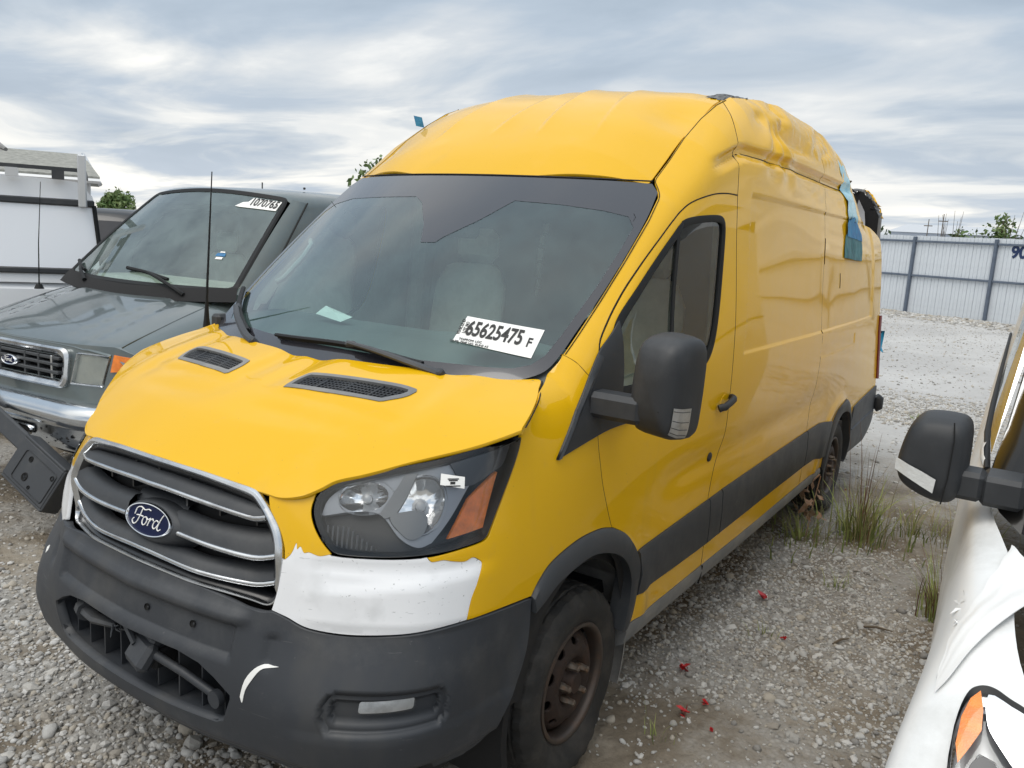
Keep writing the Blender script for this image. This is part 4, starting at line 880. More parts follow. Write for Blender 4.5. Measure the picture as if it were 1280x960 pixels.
mb = MB(); mb.box((-.9,5.6,.5),(-.1,5.63,2.3)); mb.build('load_shadow', 'inner_black', van)
# tail light and rear step
ribbon('tail_light', belt, [(7.12,1.42),(7.13,1.2),(7.145,.86)], [(7.165,1.42),(7.175,1.2),(7.185,.86)], [(0,-.01),(0,.012),(.5,.022),(1,.015),(1,-.02)], 'red_lens', van, n=12)
mb = MB(); mb.tube([(1.0,6.46,.70),(1.02,6.47,.68),(1.02,6.47,.60),(1.0,6.46,.58)], [.03,.045,.045,.03], 12); mb.build('rear_buffer', 'mirror_plastic', van)
# ---------------- door mirrors ----------------
def mirror(s):
    arm = MB(); arm.box((.97,1.0,1.335),(1.17,1.10,1.425), None, .018); arm.V[-1] = arm.V[-1]*[s,1,1]
    if s < 0: arm.F = [f[::-1] for f in arm.F]
    o = arm.build('door_mirror', 'mirror_plastic', van)
    # housing: stacked rounded outlines from the glass rim (rear) to the nose (front)
    G = []
    prof = [(.085,.96),(.06,1.0),(.02,1.0),(-.03,.965),(-.065,.88),(-.088,.74),(-.100,.52),(-.104,.25),(-.105,.0)]
    for d_, f_ in prof:
        row = []
        for t in np.linspace(0, 2*math.pi, 65)[:-1]:
            c_, s__ = math.cos(t), math.sin(t); e = .30; hx, hz = .097, .168
            x_ = hx*abs(c_)**e*(1 if c_ > 0 else -1); z_ = hz*abs(s__)**e*(1 if s__ > 0 else -1)
            z_ += .010*(1 if z_ > 0 else 0)*(1-(x_/hx)**2); x_ = x_*(1-.10*(z_/hz > 0)*(z_/hz)**2)+.0*z_
            if x_ < 0 and z_ < -.05: x_ *= 1-.25*sstep(.05,.17,-z_)
            row.append((x_*f_, d_, z_*f_))
        G.append(row)
    Mx = Matrix.Translation((1.208*s, 1.10, 1.462))@Matrix.Rotation(R(-10)*s, 4, 'Z')@Matrix.Rotation(R(3)*s, 4, 'Y')
    G = np.array(G)*[s,1,1]
    mb = MB(); mb.grid(np.transpose(G, (1,0,2)), s < 0, Mx, wrap=True); mb.build('mirror_housing', 'mirror_plastic', o, ang=50)
    mb = MB(); mb.add(G[0]*[.97,1,.97]+[0,-.006,0], [tuple(range(64))], Mx); mb.build('mirror_glass', 'chrome_clean', o)
    def fy(x_, z_):   # front skin of the housing, local
        q = np.clip(max(abs(x_)/.108, abs(z_)/.168), 0, 1); return -.106+.14*max(0, q-.45)**2.0+.0
    def hskin(t, k, o_):
        d_ = np.interp(k, range(len(prof)), [p[0] for p in prof]); f_ = np.interp(k, range(len(prof)), [p[1] for p in prof]); c_, s__ = math.cos(t), math.sin(t); hx, hz, e = .097, .168, .30
        x_ = hx*abs(c_)**e*(1 if c_ > 0 else -1); z_ = hz*abs(s__)**e*(1 if s__ > 0 else -1); x_ = x_*(1-.10*(z_/hz > 0)*(z_/hz)**2)
        return (x_*f_*(1+o_*6), d_-o_, z_*f_*(1+o_*3))
    PG = [[hskin(t, k, .0035) for k in np.linspace(2.0, 4.1, 12)] for t in np.linspace(R(-46), R(-1), 18)]
    PG = np.array(PG)*[s,1,1]; mb = MB(); mb.grid(PG, s > 0, Mx); mb.build('mirror_signal', 'chrome_worn', o, ang=10)
    for t0 in (-2,-9,-20,-34): mb = MB(); mb.tube([np.array(hskin(R(t0), k, .0045))*[s,1,1] for k in np.linspace(2.1, 4.0, 8)], .0012, 4, Mx=Mx); mb.build('signal_line', 'lamp_black', o)
    mb = MB(); mb.tube([(-.10*s,-.045,-.062),(-.02*s,-.085,-.066),(.05*s,-.098,-.062)], .004, 5, Mx=Mx); mb.build('housing_joint', 'gap_black', o)
mirror(1)
# ---------------- wheels ----------------
def wheel(cx, cy, cz, s, r=.352, name='wheel'):
    c0 = np.array([cx, cy, cz])
    def rimS(y, z):
        y = np.atleast_1d(y); z = np.atleast_1d(z); rr = np.hypot(y, z)
        x = np.interp(rr, [0,.045,.052,.075,.095,.125,.150,.175,.190,.20], [.012,.012,-.006,-.006,.018,.022,.010,-.008,-.030,-.045]); return np.stack([x-.022, y, z], -1)
    circ = lambda a, b, q, n: np.array([(a+q*math.cos(t), b+q*math.sin(t)) for t in np.linspace(0, 2*math.pi, n+1)[:-1]])
    holes = []
    for k in range(10):
        t = 2*math.pi*k/10+.2; e = np.array([math.cos(t), math.sin(t)]); f = np.array([-e[1], e[0]]); holes.append(np.array([e*.155+e*.014*math.cos(a)+f*.023*math.sin(a) for a in np.linspace(0, 2*math.pi, 13)[:-1]]))
    o = panel(name, rimS, circ(0, 0, .198, 60), 'rim_steel', van, holes=holes, step=.014, skirt=.012, gap=0, side=s); o.location = c0
    mb = MB(); mb.lathe([(-.045,.196),(-.020,.200),(.0,.204),(.006,.212),(.004,.222),(-.004,.224),(-.012,.215),(-.15,.205),(-.19,.22)], 64); 
    if s < 0: mb.V[0] = mb.V[0]*[-1,1,1]; mb.F = [f[::-1] for f in mb.F]
    k = mb.build('rim_edge', 'rim_edge', o, ang=50)
    mb = MB(); mb.lathe([(-.22,.0),(-.22,.19),(-.10,.19),(-.08,.12),(-.08,0)], 30); 
    if s < 0: mb.V[0] = mb.V[0]*[-1,1,1]; mb.F = [f[::-1] for f in mb.F]
    mb.build('brake_drum', 'inner_black', o)
    half = .1175; prof = [(-.2*1.0,.222),(-.218,.27),(-.212,.315),(-.195,.338),(-.176,.348),(-.150,.352),(-.146,.344),(-.139,.344),(-.135,.353),(-.102,.354),(-.098,.346),(-.091,.346),(-.087,.354),(-.052,.352),(-.048,.344),(-.041,.344),(-.037,.350),(-.012,.343),(.004,.328),(.014,.305),(.016,.28),(.009,.25),(.0,.226),(-.006,.215)]
    n = 168
    def mod(j, k):
        d = 0
        if 3 <= j <= 5 or 16 <= j <= 18: d -= .006*((k//3) % 2)
        if 8 <= j <= 13: d -= .004*(((k+j) // 2) % 3 == 0)
        if 2 <= j <= 3: d -= .004*((k//3) % 2)
        return d
    mb = MB(); sc = r/.354; mb.lathe([(a, b*sc if b > .23 else b) for a, b in prof], n, mod=mod)
    if s < 0: mb.V[0] = mb.V[0]*[-1,1,1]; mb.F = [f[::-1] for f in mb.F]
    V = mb.V[0]; bot = np.minimum(0, V[:, 2]+cz-.004); V[:, 0] += np.where(V[:, 2] < -.22, s*np.sign(V[:, 0]*s+.10)*.035*np.clip((-V[:, 2]-.22)/.12, 0, 1), 0); V[:, 2] -= bot   # sits flat on the gravel
    mb.build('tyre', 'tyre_rubber', o, ang=24)
    for k in range(5):
        t = 2*math.pi*k/5+.5; mb = MB(); y_, z_ = .068*math.cos(t), .068*math.sin(t)
        mb.lathe([(-.04,.016),(.0,.016),(.004,.0135),(.024,.0125),(.028,.008),(.028,0)], 6, c=(0, y_, z_))
        if s < 0: mb.V[0] = mb.V[0]*[-1,1,1]; mb.F = [f[::-1] for f in mb.F]
        mb.build('lug_nut', 'nut_steel', o, ang=30)
    mb = MB(); mb.lathe([(-.03,.044),(.006,.042),(.014,.036),(.014,0)], 30)
    if s < 0: mb.V[0] = mb.V[0]*[-1,1,1]; mb.F = [f[::-1] for f in mb.F]
    mb.build('hub_cap', 'rim_steel', o)
for s in (1, -1):
    wheel(.975*s, 1.060, .330, s); wheel(.975*s, 5.02, .345, s)
    for cy_, cz_, u_ in ((1.055,.34,0),(5.03,.36,0)):
        mb = MB(); G = []
        for t in np.linspace(R(-25), R(205), 40): G.append([(x_*s, cy_+rr*math.cos(t), cz_+rr*math.sin(t)*1.05) for x_, rr in ((.975,.43),(.97,.455),(.86,.465),(.62,.46),(.60,.2))])
        mb.grid(np.array(G)[10:], s > 0); mb.build('wheel_liner', 'inner_black', van, ang=60)
        if cy_ < 2: mb = MB(); mb.grid(np.array(G)[:13]*[1,1,1], s > 0); mb.build('mud_guard', 'liner_plastic', van, ang=60)
mb = MB(); mb.box((-.93,.25,.36),(.93,6.3,.46)); mb.build('chassis', 'inner_black', van)
mb = MB(); mb.box((-.75,.30,.30),(.75,.9,.9)); mb.build('engine_block', 'inner_black', van)
mb = MB(); mb.tube([(-.8,5.02,.34),(.8,5.02,.34)], .06, 12); mb.tube([(-.8,1.06,.33),(.8,1.06,.33)], .04, 10); mb.build('axle', 'inner_black', van)
mb = MB(); mb.tube([(.35,.35,.33),(.36,.34,.18),(.38,.33,.05)], [.05,.045,.04], 10); mb.build('support_leg', 'inner_black', van)
# ---------------- cab interior ----------------
def dashS(x, y):
    x = np.atleast_1d(x); y = np.atleast_1d(y); z = 1.36+.15*sstep(.72, 1.05, y)-.30*sstep(1.28, 1.42, y)+.035*np.exp(-((x-.42)/.2)**2)*np.exp(-((y-1.25)/.12)**2); return np.stack([x, y, z], -1)
panel('dashboard', dashS, rrect(-.86, .72, .86, 1.46, .05), 'dash_grey', van, step=.05, skirt=.3, gap=0)
mb = MB(); t = np.linspace(0, 2*math.pi, 40); Ms = Matrix.Translation((.42,1.50,1.31))@Matrix.Rotation(R(-62), 4, 'X')
mb.tube([(.19*math.cos(a_), .19*math.sin(a_), 0) for a_ in t], .014, 8, Mx=Ms); mb.box((-.18,-.02,-.02),(.18,.02,.0), Ms, .006); mb.box((-.02,-.18,-.02),(.02,.0,.0), Ms, .006); mb.tube([(0,0,-.02),(0,0,-.3)], .03, 8, Mx=Ms); mb.box((-.06,-.05,-.02),(.06,.05,.02), Ms, .012)
mb.build('steering_wheel', 'seat_dark', van)
def seat(x0):
    mb = MB(); G = []
    for z_, y_, w_ in ((0,0,.21),(.12,.015,.23),(.35,.06,.245),(.52,.09,.235),(.60,.11,.18),(.62,.12,.12)):
        G.append([(x0+w_*math.sin(a_)*1.0, 2.24+y_-.07*math.cos(a_)-.035*abs(math.sin(a_))**6, 1.0+z_*1.22) for a_ in np.linspace(-math.pi, math.pi, 25)])
    mb.grid(np.array(G)); o = mb.build('seat', 'seat_cloth', van, ang=70)
    mb = MB(); mb.box((x0-.24,1.70,.90),(x0+.24,2.26,1.06), None, .05); mb.build('seat_cushion', 'seat_cloth', o)
    mb = MB(); mb.box((x0-.14,2.31,1.76),(x0+.14,2.41,1.95), None, .045); mb.tube([(x0-.05,2.36,1.68),(x0-.05,2.36,1.80)], .008, 6); mb.tube([(x0+.05,2.36,1.68),(x0+.05,2.36,1.80)], .008, 6); mb.build('headrest', 'seat_cloth', o)
seat(.54); seat(-.50)
mb = MB(); mb.box((-.86,.8,.50),(.86,2.4,.56)); mb.build('cab_floor', 'inner_black', van)
mb = MB(); mb.box((-.09,1.52,2.02),(.17,1.60,2.10), None, .02); mb.box((.0,1.42,1.90),(.13,1.52,1.99), None, .02); mb.build('camera_pod', 'lamp_black', van)
for s in (1, -1):
    mb = MB(); mb.tube([(s*.84,1.22,1.64),(s*.82,1.25,1.66),(s*.81,1.36,1.76),(s*.82,1.42,1.82),(s*.85,1.44,1.84)], .013, 8); mb.build('grab_handle', 'cab_grey', van)
mb = MB(); mb.tube([(.94,2.33,.6),(.93,2.34,1.4),(.90,2.34,2.2)], .05, 8); mb.build('door_pillar', 'cab_grey', van)
mb = MB(); mb.tube([(-.94,2.33,.6),(-.93,2.34,1.4),(-.90,2.34,2.2)], .05, 8); mb.build('door_pillar', 'cab_grey', van)
for k_, (y_, z_, s_) in enumerate(((1.95,1.93,.025),(1.95,1.87,.03),(1.95,1.80,.035))):
    pass
# ---------------- aerial beside the hood, loose sheets ----------------
mb = MB(); mb.tube([(-.965,.93,1.43),(-.965,.93,1.47),(-.963,.93,1.56),(-.935,.94,2.12)], [.017,.012,.006,.0024], 8); mb.build('aerial', 'seal_rubber', van)
mb = MB(); mb.box((-.90,.90,1.44),(-.84,1.04,1.50), None, .012); mb.build('scuttle_corner', 'mirror_plastic', van)
def sheet(name, S, poly, m, label, off=.006, step=.03, cat='plastic sheet', group=None, side=1):
    f = lambda u, z: S(u, z)+snorm0(S, u, z)*(off+.006*vnoise(np.atleast_1d(u)*9, np.atleast_1d(z)*9, 77)+.003*vnoise(np.atleast_1d(u)*23, np.atleast_1d(z)*21, 78))[:, None]
    o = panel(name, f, poly, m, None, step=step, skirt=.002, gap=0, side=side); return tag(o, label, cat, group)
def snorm0(S, u, z):
    u = np.atleast_1d(np.asarray(u, float)); z = np.atleast_1d(np.asarray(z, float)); h = 4e-3; n = np.cross(S(u+h, z)-S(u-h, z), S(u, z+h)-S(u, z-h)); return n/(np.linalg.norm(n, axis=1)[:, None]+1e-12)
sheet('plastic_sheet', belt, np.array([(5.24,2.55),(5.33,2.51),(5.44,2.535),(5.52,2.47),(5.60,2.45),(5.66,2.37),(5.76,2.30),(5.80,2.22),(5.93,2.12),(5.96,2.03),(5.88,1.985),(5.80,2.02),(5.70,1.975),(5.58,2.02),(5.50,2.06),(5.53,2.14),(5.43,2.20),(5.45,2.29),(5.35,2.33),(5.37,2.43),(5.28,2.47)]), 'film_pale', 'pale blue plastic film hanging over the crushed rear roof edge of the yellow van')
sheet('tape_patch', belt, np.array([(5.40,2.13),(5.50,2.175),(5.62,2.19),(5.75,2.16),(5.90,2.12),(5.98,2.08),(5.985,2.03),(5.40,2.05)]), 'tape_blue', 'deep blue tape patch in the middle of the strip on the yellow van side', .016, cat='tape')
sheet('tape_patch', belt, np.array([(5.38,2.06),(5.60,2.10),(5.80,2.07),(5.985,2.06),(5.99,1.98),(5.995,1.885),(5.70,1.890),(5.34,1.905),(5.35,1.98)]), 'tape_teal', 'teal tape patch at the bottom of the strip on the yellow van side', .012, cat='tape')
mb = MB(); G = [[(.93+.07*t*(1-.5*(k_/6))+.012*math.sin(k_*2.1), 6.50+.03*math.sin(k_+t*5), 1.10+.20*k_/6-.05*t*math.sin(k_*1.2)) for t in np.linspace(0, 1, 6)] for k_ in range(7)]
mb.grid(np.array(G)); o = mb.build('plastic_scrap', 'tape_blue', None, ang=80); o.data.materials[0] = mat('scrap_blue', (.02, .36, .62), .4, var=.3, vscale=20); tag(o, 'bright blue plastic scrap sticking out behind the yellow van tail light', 'plastic sheet'); MATS['tape_blue']
mb = MB(); G = [[(-.84-.02*t, 2.02+.13*k_/4, 2.46+.10*t+.01*math.sin(k_)) for t in np.linspace(0, 1, 4)] for k_ in range(5)]
mb.V=[]; mb=MB(); G=[[(-.80-.02*t, 2.14+.07*k_/4, 2.475+.055*t) for t in np.linspace(0,1,3)] for k_ in range(5)]; mb.grid(np.array(G)); o = mb.build('tape_patch', 'tape_blue', None, ang=80); tag(o, 'small blue tape flap standing up from the far roof edge of the yellow van', 'tape')
# ================= grey-green older van beside it =================
mat('grey_green', (.105, .130, .132), .28, .5, 1.0, dirt=((.12, .16, .16), 3, .5, .85), rvar=.1, vscale=4)
mat('old_lens', (.62, .63, .55), .25, 0, .4, var=.15, vscale=9, bump=.5, bscale=120, bdist=.002)
mat('chrome_dent', (.62, .65, .68), .10, 1, dirt=((.30, .30, .30), 11, .62, .78), bump=.05, bscale=3, bdist=.03, rvar=.15)
mat('rust_spot', (.10, .05, .03), .8)
mat('grille_dark', (.05, .055, .06), .5)
glassmat('grey_van_glass', (.74, .88, .84), .02, .0, .24, (.50, .64, .60), mul=1.3)
ev = empty('passenger_van', (-3.152, 1.101, 0), R(4.77)); tag(ev, 'older grey-green van with chrome bumper and oval badge, parked left of the yellow van', 'van')
EHp = nspline([0,.06,.12,.3,.6,1.0,1.3], [1.08,1.125,1.155,1.215,1.305,1.405,1.46])
def eh(x, y):
    x = np.atleast_1d(np.asarray(x, float)); y = np.atleast_1d(np.asarray(y, float)); ax = np.abs(x)
    z = EHp(y-.05*(ax/.8)**3)-.035*(ax/.82)**4-.5*np.maximum(ax-.80, 0)**1.6*2
    z = z+.008*sstep(.44, .40, ax-.12*(y-.3))*sstep(.05, .3, y)-.006*np.exp(-((ax-.62+.1*y)/.03)**2)
    return np.stack([x, y, z], -1)
def sx(y): return np.interp(y, [0,.11,1.02,1.2], [.835,.827,.76,.75])
hp = [(0,.04),(.3,.045),(.55,.060),(.75,.085),(.826,.105)]; hp2 = [(.826,.105),(.806,.4),(.777,.8),(.762,.98)]; hp3 = [(.762,.98),(.6,.93),(.3,.86),(0,.84)]
panel('hood', eh, outline(mir(hp)[:-1]+hp, hp2, hp3[:-1]+mir(hp3), mir(hp2)), 'grey_green', ev, step=.05, skirt=.03, gap=.003)
def esec(y):
    """cross-section of the outer body at station y: (x, z) from the shoulder down"""
    xe = float(sx(min(y,1.02)))+.004; zb = eh([xe], [min(y, 1.02)])[0][2]-.002
    low = [(xe,zb),(.87,zb-.022),(.93,zb-.065),(.968,zb-.14),(.988,zb-.26),(.995,.86),(.993,.74),(.985,.45)]
    hi = [(.805,2.02),(.835,1.92),(.875,1.74),(.925,1.52),(.965,1.36),(.990,1.12),(.993,.80),(.985,.45)]
    t = float(sstep(1.0, 1.75, y)); t0 = float(sstep(-.02, .14, y))
    a = np.array(low); b = np.array(hi); p = a*(1-t)+b*t
    return p
EY = np.array([.125,.15,.18,.22,.35,.6,.85,1.02,1.2,1.4,1.6,1.8,2.2,3,4,5.2,5.7])
for s in (1, -1):
    G = []
    for y in EY:
        p = cat_rom(esec(y), 4); ys = y+.0*p[:, 0]; G.append(np.stack([p[:, 0]*s, ys, p[:, 1]], -1))
    G = np.array(G)
    mb = MB(); mb.grid(G[:8], s < 0); mb.build('front_fender', 'grey_green', ev, ang=50)
    mb = MB(); mb.grid(G[7:], s < 0); mb.build('side_body', 'grey_green', ev, ang=50)
# front face, lamps, grille frame
def ef(x, z):
    x = np.atleast_1d(np.asarray(x, float)); z = np.atleast_1d(np.asarray(z, float)); return np.stack([x, .015+.14*(z-.88)+.075*(np.abs(x)/.83)**3+.25*np.maximum(np.abs(x)-.86,0)**1.3*3, z], -1)
lamp = lambda s: np.array([(.545*s,.885),(.79*s,.893),(.825*s,1.088),(.575*s,1.080)])
FP = np.array([(-.98,.70),(.98,.70),(.99,.95),(.97,1.08),(.84,1.135),(.5,1.125),(0,1.12),(-.5,1.125),(-.84,1.135),(-.97,1.08),(-.99,.95)])
GI = rrect(-.475,.905,.475,1.045,.02)
panel('front_face', ef, FP, 'grey_green', ev, holes=[lamp(1), lamp(-1), GI], step=.06, skirt=.05, gap=0)
for s in (1, -1):
    o = panel('headlight', ef, lamp(s), 'lamp_glass', ev, step=.05, off=.006, skirt=.0, gap=.002)
    panel('lamp_reflector', ef, lamp(s), 'old_lens', o, step=.03, off=-.018, skirt=.0, gap=.004)
    A = resamp(lamp(s), n=60, closed=True); A = A if area2(A) > 0 else A[::-1]; Bq = resamp(inset(A, .012), n=60, closed=True); ribbon('lamp_rim', ef, A, Bq, [(0,.002),(.5,.009),(1,.003),(1,-.02)], 'chrome', o, closed=True, n=60)
    for k_ in range(1, 1):
        x_ = .56+.045*k_; ribbon('lens_line', ef, [(s*(x_),.895),(s*(x_+.03),1.078)], [(s*(x_+.003),.895),(s*(x_+.033),1.078)], [(0,-.017),(.5,-.012),(1,-.017)], 'lamp_silver', o, n=6)
    mk = panel('side_marker', ef, np.array([(.832*s,.985),(.845*s,1.092),(.965*s,1.075),(.955*s,1.0)]), 'amber', ev, step=.03, off=.010, skirt=.03, gap=.002)
A = resamp(rrect(-.535,.855,.535,1.095,.05), n=120, closed=True); Bq = resamp(rrect(-.478,.902,.478,1.048,.02), n=120, closed=True)
eg = ribbon('grille', ef, A, Bq, [(0,-.01),(0,.022),(.25,.034),(.7,.024),(1,.002),(1,-.06)], 'chrome', ev, closed=True, n=120)
panel('grille_back', ef, rrect(-.49,.89,.49,1.06,.02), 'inner_black', eg, step=.1, off=-.07, skirt=0, gap=0)
for z_ in (.945,.992,1.03): mb = MB(); mb.box((-.47,.0+.12*(z_-.9),z_-.010),(.47,.05+.12*(z_-.9),z_+.010), None, .004); mb.build('grille_bar', 'grille_dark', eg)
for x_ in (-.46,-.27,-.13,.13,.27,.40): mb = MB(); mb.box((x_-.008,.012,.905),(x_+.008,.05,1.045), None, .003); mb.build('grille_bar', 'chrome' if abs(x_) > .39 else 'grille_dark', eg)
Me = frame((0,-.008,.975),(1,0,0),(0,-1,.1)); mb = MB(); E1 = lambda a,b,h: [(a*math.cos(t), b*math.sin(t), h) for t in np.linspace(0,2*math.pi,37)]
mb.grid(np.array([E1(.075,.034,-.03),E1(.075,.034,.0),E1(.070,.030,.006),E1(.066,.026,.003)]), True, Me); eb = mb.build('badge', 'chrome_clean', eg)
mb = MB(); mb.add(E1(.068,.028,.003)[:-1], [tuple(range(36))], Me); mb.build('badge_field', 'badge_blue', eg)
mb = MB()
for L_ in ST.values():
    for s_ in L_: mb.tube([((x_+1.6)*.0092, y_*.0095, .0045) for x_, y_ in cat_rom(s_, 3)], .0018, 5, Mx=Me)
mb.build('badge_script', 'print_white', eg)
# chrome bumper
def bsec(x):
    ax = abs(x)/1.0; yb = .22*max(0, ax-.62)**2*4; return yb
prof = [(.06,.790),(.0,.797),(-.040,.788),(-.070,.765),(-.085,.735),(-.088,.705),(-.080,.675),(-.062,.655),(-.060,.650),(-.062,.60),(-.058,.54),(-.045,.515),(.02,.505),(.05,.505)]
G = [[(x_, py_+bsec(x_)-.02, pz_-.02*max(0,abs(x_)-.8)*(1 if pz_ > .7 else -1)) for py_, pz_ in prof] for x_ in np.linspace(-1.0, 1.0, 50)]
mb = MB(); mb.grid(np.array(G)); G2 = np.array([[(s*(1.0+.015*k_), p[1]+.09*k_, p[2]) for p in (G[-1] if s > 0 else G[0])] for s in (1,) for k_ in range(5)]); mb.grid(G2); G3 = G2*[-1,1,1]; mb.grid(G3, True)
eb = mb.build('chrome_bumper', 'chrome_dent', ev, ang=40)
Ab = rrect(-.36,.565,.36,.625,.028)
bs = lambda x, z: np.stack([np.atleast_1d(x), np.full(len(np.atleast_1d(x)), -.092), np.atleast_1d(z)], -1)
A = resamp(Ab, n=80, closed=True); ribbon('bumper_slot', bs, A, resamp(inset(Ab,.012), n=80, closed=True), [(0,0),(.4,.012),(1,.002),(1,-.02)], 'chrome', eb, closed=True, n=80)
panel('slot_back', bs, Ab, 'inner_black', eb, step=.1, off=.002, skirt=0, gap=0)
for x_, z_, r_ in ((.50,.575,.008),(.56,.60,.006),(.585,.570,.011),(.605,.58,.009),(.45,.62,.012),(.70,.60,.014),(.66,.565,.008),(.52,.545,.006)):
    panel('bumper_scab', bs, np.array([(x_+r_*rng.uniform(.5,1.3)*math.cos(t)*1.3, z_+r_*rng.uniform(.3,.9)*math.sin(t)) for t in np.linspace(0, 2*math.pi, 9)[:-1]]), 'inner_black', eb, step=.05, off=.003, skirt=0, gap=0)
mb = MB(); mb.box((-.92,.16,.42),(.92,.4,1.0)); mb.build('front_frame', 'inner_black', ev)
# windscreen, pillars, roof
def ew(x, t):
    x = np.atleast_1d(np.asarray(x, float)); t = np.atleast_1d(np.asarray(t, float)); k = 1-.18*t
    yb = .84+.15*(x/.88)**2; yt = 1.57+.10*(x/.88)**2; zb = 1.425+.01*(x/.88)**2; zt = 2.115-.035*(x/.88)**2
    return np.stack([x*k, yb+(yt-yb)*t, zb+(zt-zb)*t+.015*np.sin(np.pi*np.clip(t,0,1))], -1)
WE = outline([(-.84,0),(0,-.0),(.84,0)], [(.84,0),(.885,.03),(.89,.10)], [(.89,.10),(.885,.5),(.868,.92)], [(.868,.92),(.85,.985),(.80,1.0)], [(.80,1.0),(0,1.015),(-.80,1.0)], [(-.80,1.0),(-.85,.985),(-.868,.92)], [(-.868,.92),(-.885,.5),(-.89,.10)], [(-.89,.10),(-.885,.03),(-.84,0)])
eg_ = panel('windscreen', ew, WE, 'grey_van_glass', ev, step=.08, skirt=0, gap=.0)
A = resamp(inset(WE,-.015), n=160, closed=True); ribbon('screen_seal', ew, A, resamp(inset(WE,.030), n=160, closed=True), [(0,.002),(.3,.010),(1,.004)], 'seal_rubber', eg_, closed=True, n=160)
panel('shade_band', ew, outline([(-.85,.86),(0,.84),(.85,.86)], [(.85,.86),(.84,.97),(.80,.985)], [(.80,.985),(0,1.0),(-.80,.985)], [(-.80,.985),(-.84,.97),(-.85,.86)]), 'frit_black', eg_, step=.1, off=-.004, skirt=0, gap=0)
ribbon('scuttle', ew, [(-.90,.03),(-.5,.0),(0,-.015),(.5,.0),(.90,.03)], [(-.93,-.09),(-.5,-.11),(0,-.12),(.5,-.11),(.93,-.09)], [(0,.012),(.5,.006),(1,-.005)], 'inner_black', ev, n=40)
ss = panel('lot_sticker', ew, np.array([(.43,.845),(.48,.895),(.53,.905),(.555,.955),(.835,.950),(.83,.838),(.48,.838)]), 'print_white', eg_, step=.1, off=.006, skirt=0, gap=0)
def oe(x, t, o): q = np.array([[x, t]]); return ew([x], [t])[0]+snorm(ew, q)[0]*o
a_, b_ = oe(.69,.903,.008), oe(.78,.900,.008); text('lot_number', '1070765', .115, 'print_black', frame(a_, b_-a_, snorm(ew, np.array([[.69,.903]]))[0]), eg_, .58, bold=.0015)
a_, b_ = oe(.803,.885,.008), oe(.83,.884,.008); text('lot_letter', 'x', .055, 'print_black', frame(a_, b_-a_, snorm(ew, np.array([[.69,.903]]))[0]), eg_, .8)
for q_, m_ in (([(.585,.315),(.665,.315),(.66,.345),(.59,.345)], 'tape_blue'),([(.60,.285),(.655,.285),(.655,.308),(.60,.308)], 'print_white'),([(.605,.350),(.65,.350),(.645,.362),(.61,.362)], 'print_white')): panel('inspection_sticker', ew, np.array(q_), m_, eg_, step=.1, off=.005, skirt=0, gap=0)
def ewiper(P, A_):
    mb = MB(); p = np.array([oe(x_, t_, .022) for x_, t_ in cat_rom(P, 5)]); mb.tube(p, .013, 6); q = np.array([oe(x_, t_, h_) for x_, t_, h_ in A_]); mb.tube(cat_rom(q, 5), np.linspace(.009,.016,(len(A_)-1)*5+1), 6); mb.build('wiper', 'seal_rubber', ev)
ewiper([(-.10,.12),(.12,.10),(.36,.055)], [(.12,.10,.03),(.30,.04,.045),(.50,-.04,.03),(.55,-.06,.01)])
ewiper([(-.86,.12),(-.72,.07),(-.60,.045)], [(-.72,.07,.03),(-.60,.02,.04),(-.48,-.04,.02)])
for s in (1, -1):
    # windscreen pillar, door shut line and side window
    a = np.array([ew([s*.905],[t])[0] for t in np.linspace(-.02,1.0,16)]); 
    b = np.array([(s*np.interp(t,[0,1],[.965,.79]), np.interp(t,[0,1],[1.12,1.78]), np.interp(t,[0,1],[1.37,2.06])) for t in np.linspace(-.02,1,16)])
    c = a*.5+b*.5; c[:, 0] += s*.012; G = np.stack([a, a*.7+c*.3, c, b*.7+c*.3, b], 1); mb = MB(); mb.grid(G, s > 0); mb.build('screen_pillar', 'grey_green', ev, ang=60)
    mb = MB(); mb.tube(b+[s*.004,0,.002], .006, 6); mb.build('dark_shut_line', 'seal_rubber', ev)
    wn = [(1.35,1.42),(1.45,1.50),(1.83,1.93),(1.90,1.965),(2.6,1.97),(2.66,1.93),(2.66,1.42)]
    def es(y, z, s=s):
        y = np.atleast_1d(y); z = np.atleast_1d(z); return np.stack([s*np.interp(z, [1.36,1.52,1.74,1.92,2.02], [.965,.925,.875,.835,.805])+0*y+s*.001, y, z], -1)
    if s > 0: P_ = np.array(wn)
    P_ = np.array(wn)
    o = panel('side_window', es, P_, 'frit_black', ev, step=.1, off=.006, skirt=0, gap=0, flip=s < 0)
    A = resamp(P_, n=90, closed=True); 
    mb = MB(); p = es(A[:, 0], A[:, 1]); mb.tube(np.concatenate([p, p[:2]])+[s*.006,0,0], .012, 6); mb.build('window_seal', 'seal_rubber', o)
RS = [(0,0),(.35,.002),(.58,.012),(.68,.028),(.745,.055),(.79,.10),(.812,.16)]
G = []
for y_, zt, kk in ((1.565,2.112,.97),(1.60,2.130,.985),(1.70,2.152,1),(2.0,2.170,1),(2.6,2.175,1),(4,2.17,1),(5.6,2.15,1)):
    c = cat_rom([(x_*kk, y_+.10*(x_/.72)**2*(1 if y_ < 1.65 else max(0,(2.6-y_))/.95*.8 if y_ < 2.6 else 0), zt-d_) for x_, d_ in RS], 3); G.append(np.concatenate([(c*[-1,1,1])[::-1][:-1], c]))
mb = MB(); mb.grid(np.array(G)); mb.build('roof', 'grey_green', ev, ang=60)
mb = MB(); mb.tube([(x_, 2.0, 2.18) for x_ in (.55,.56)], .01, 6); 
for x_, y_ in ((-.30,2.4),(.12,3.2),(.42,2.8),(.62,3.6)): mb.tube([(x_,y_,2.15),(x_,y_,2.24)], .006, 5)
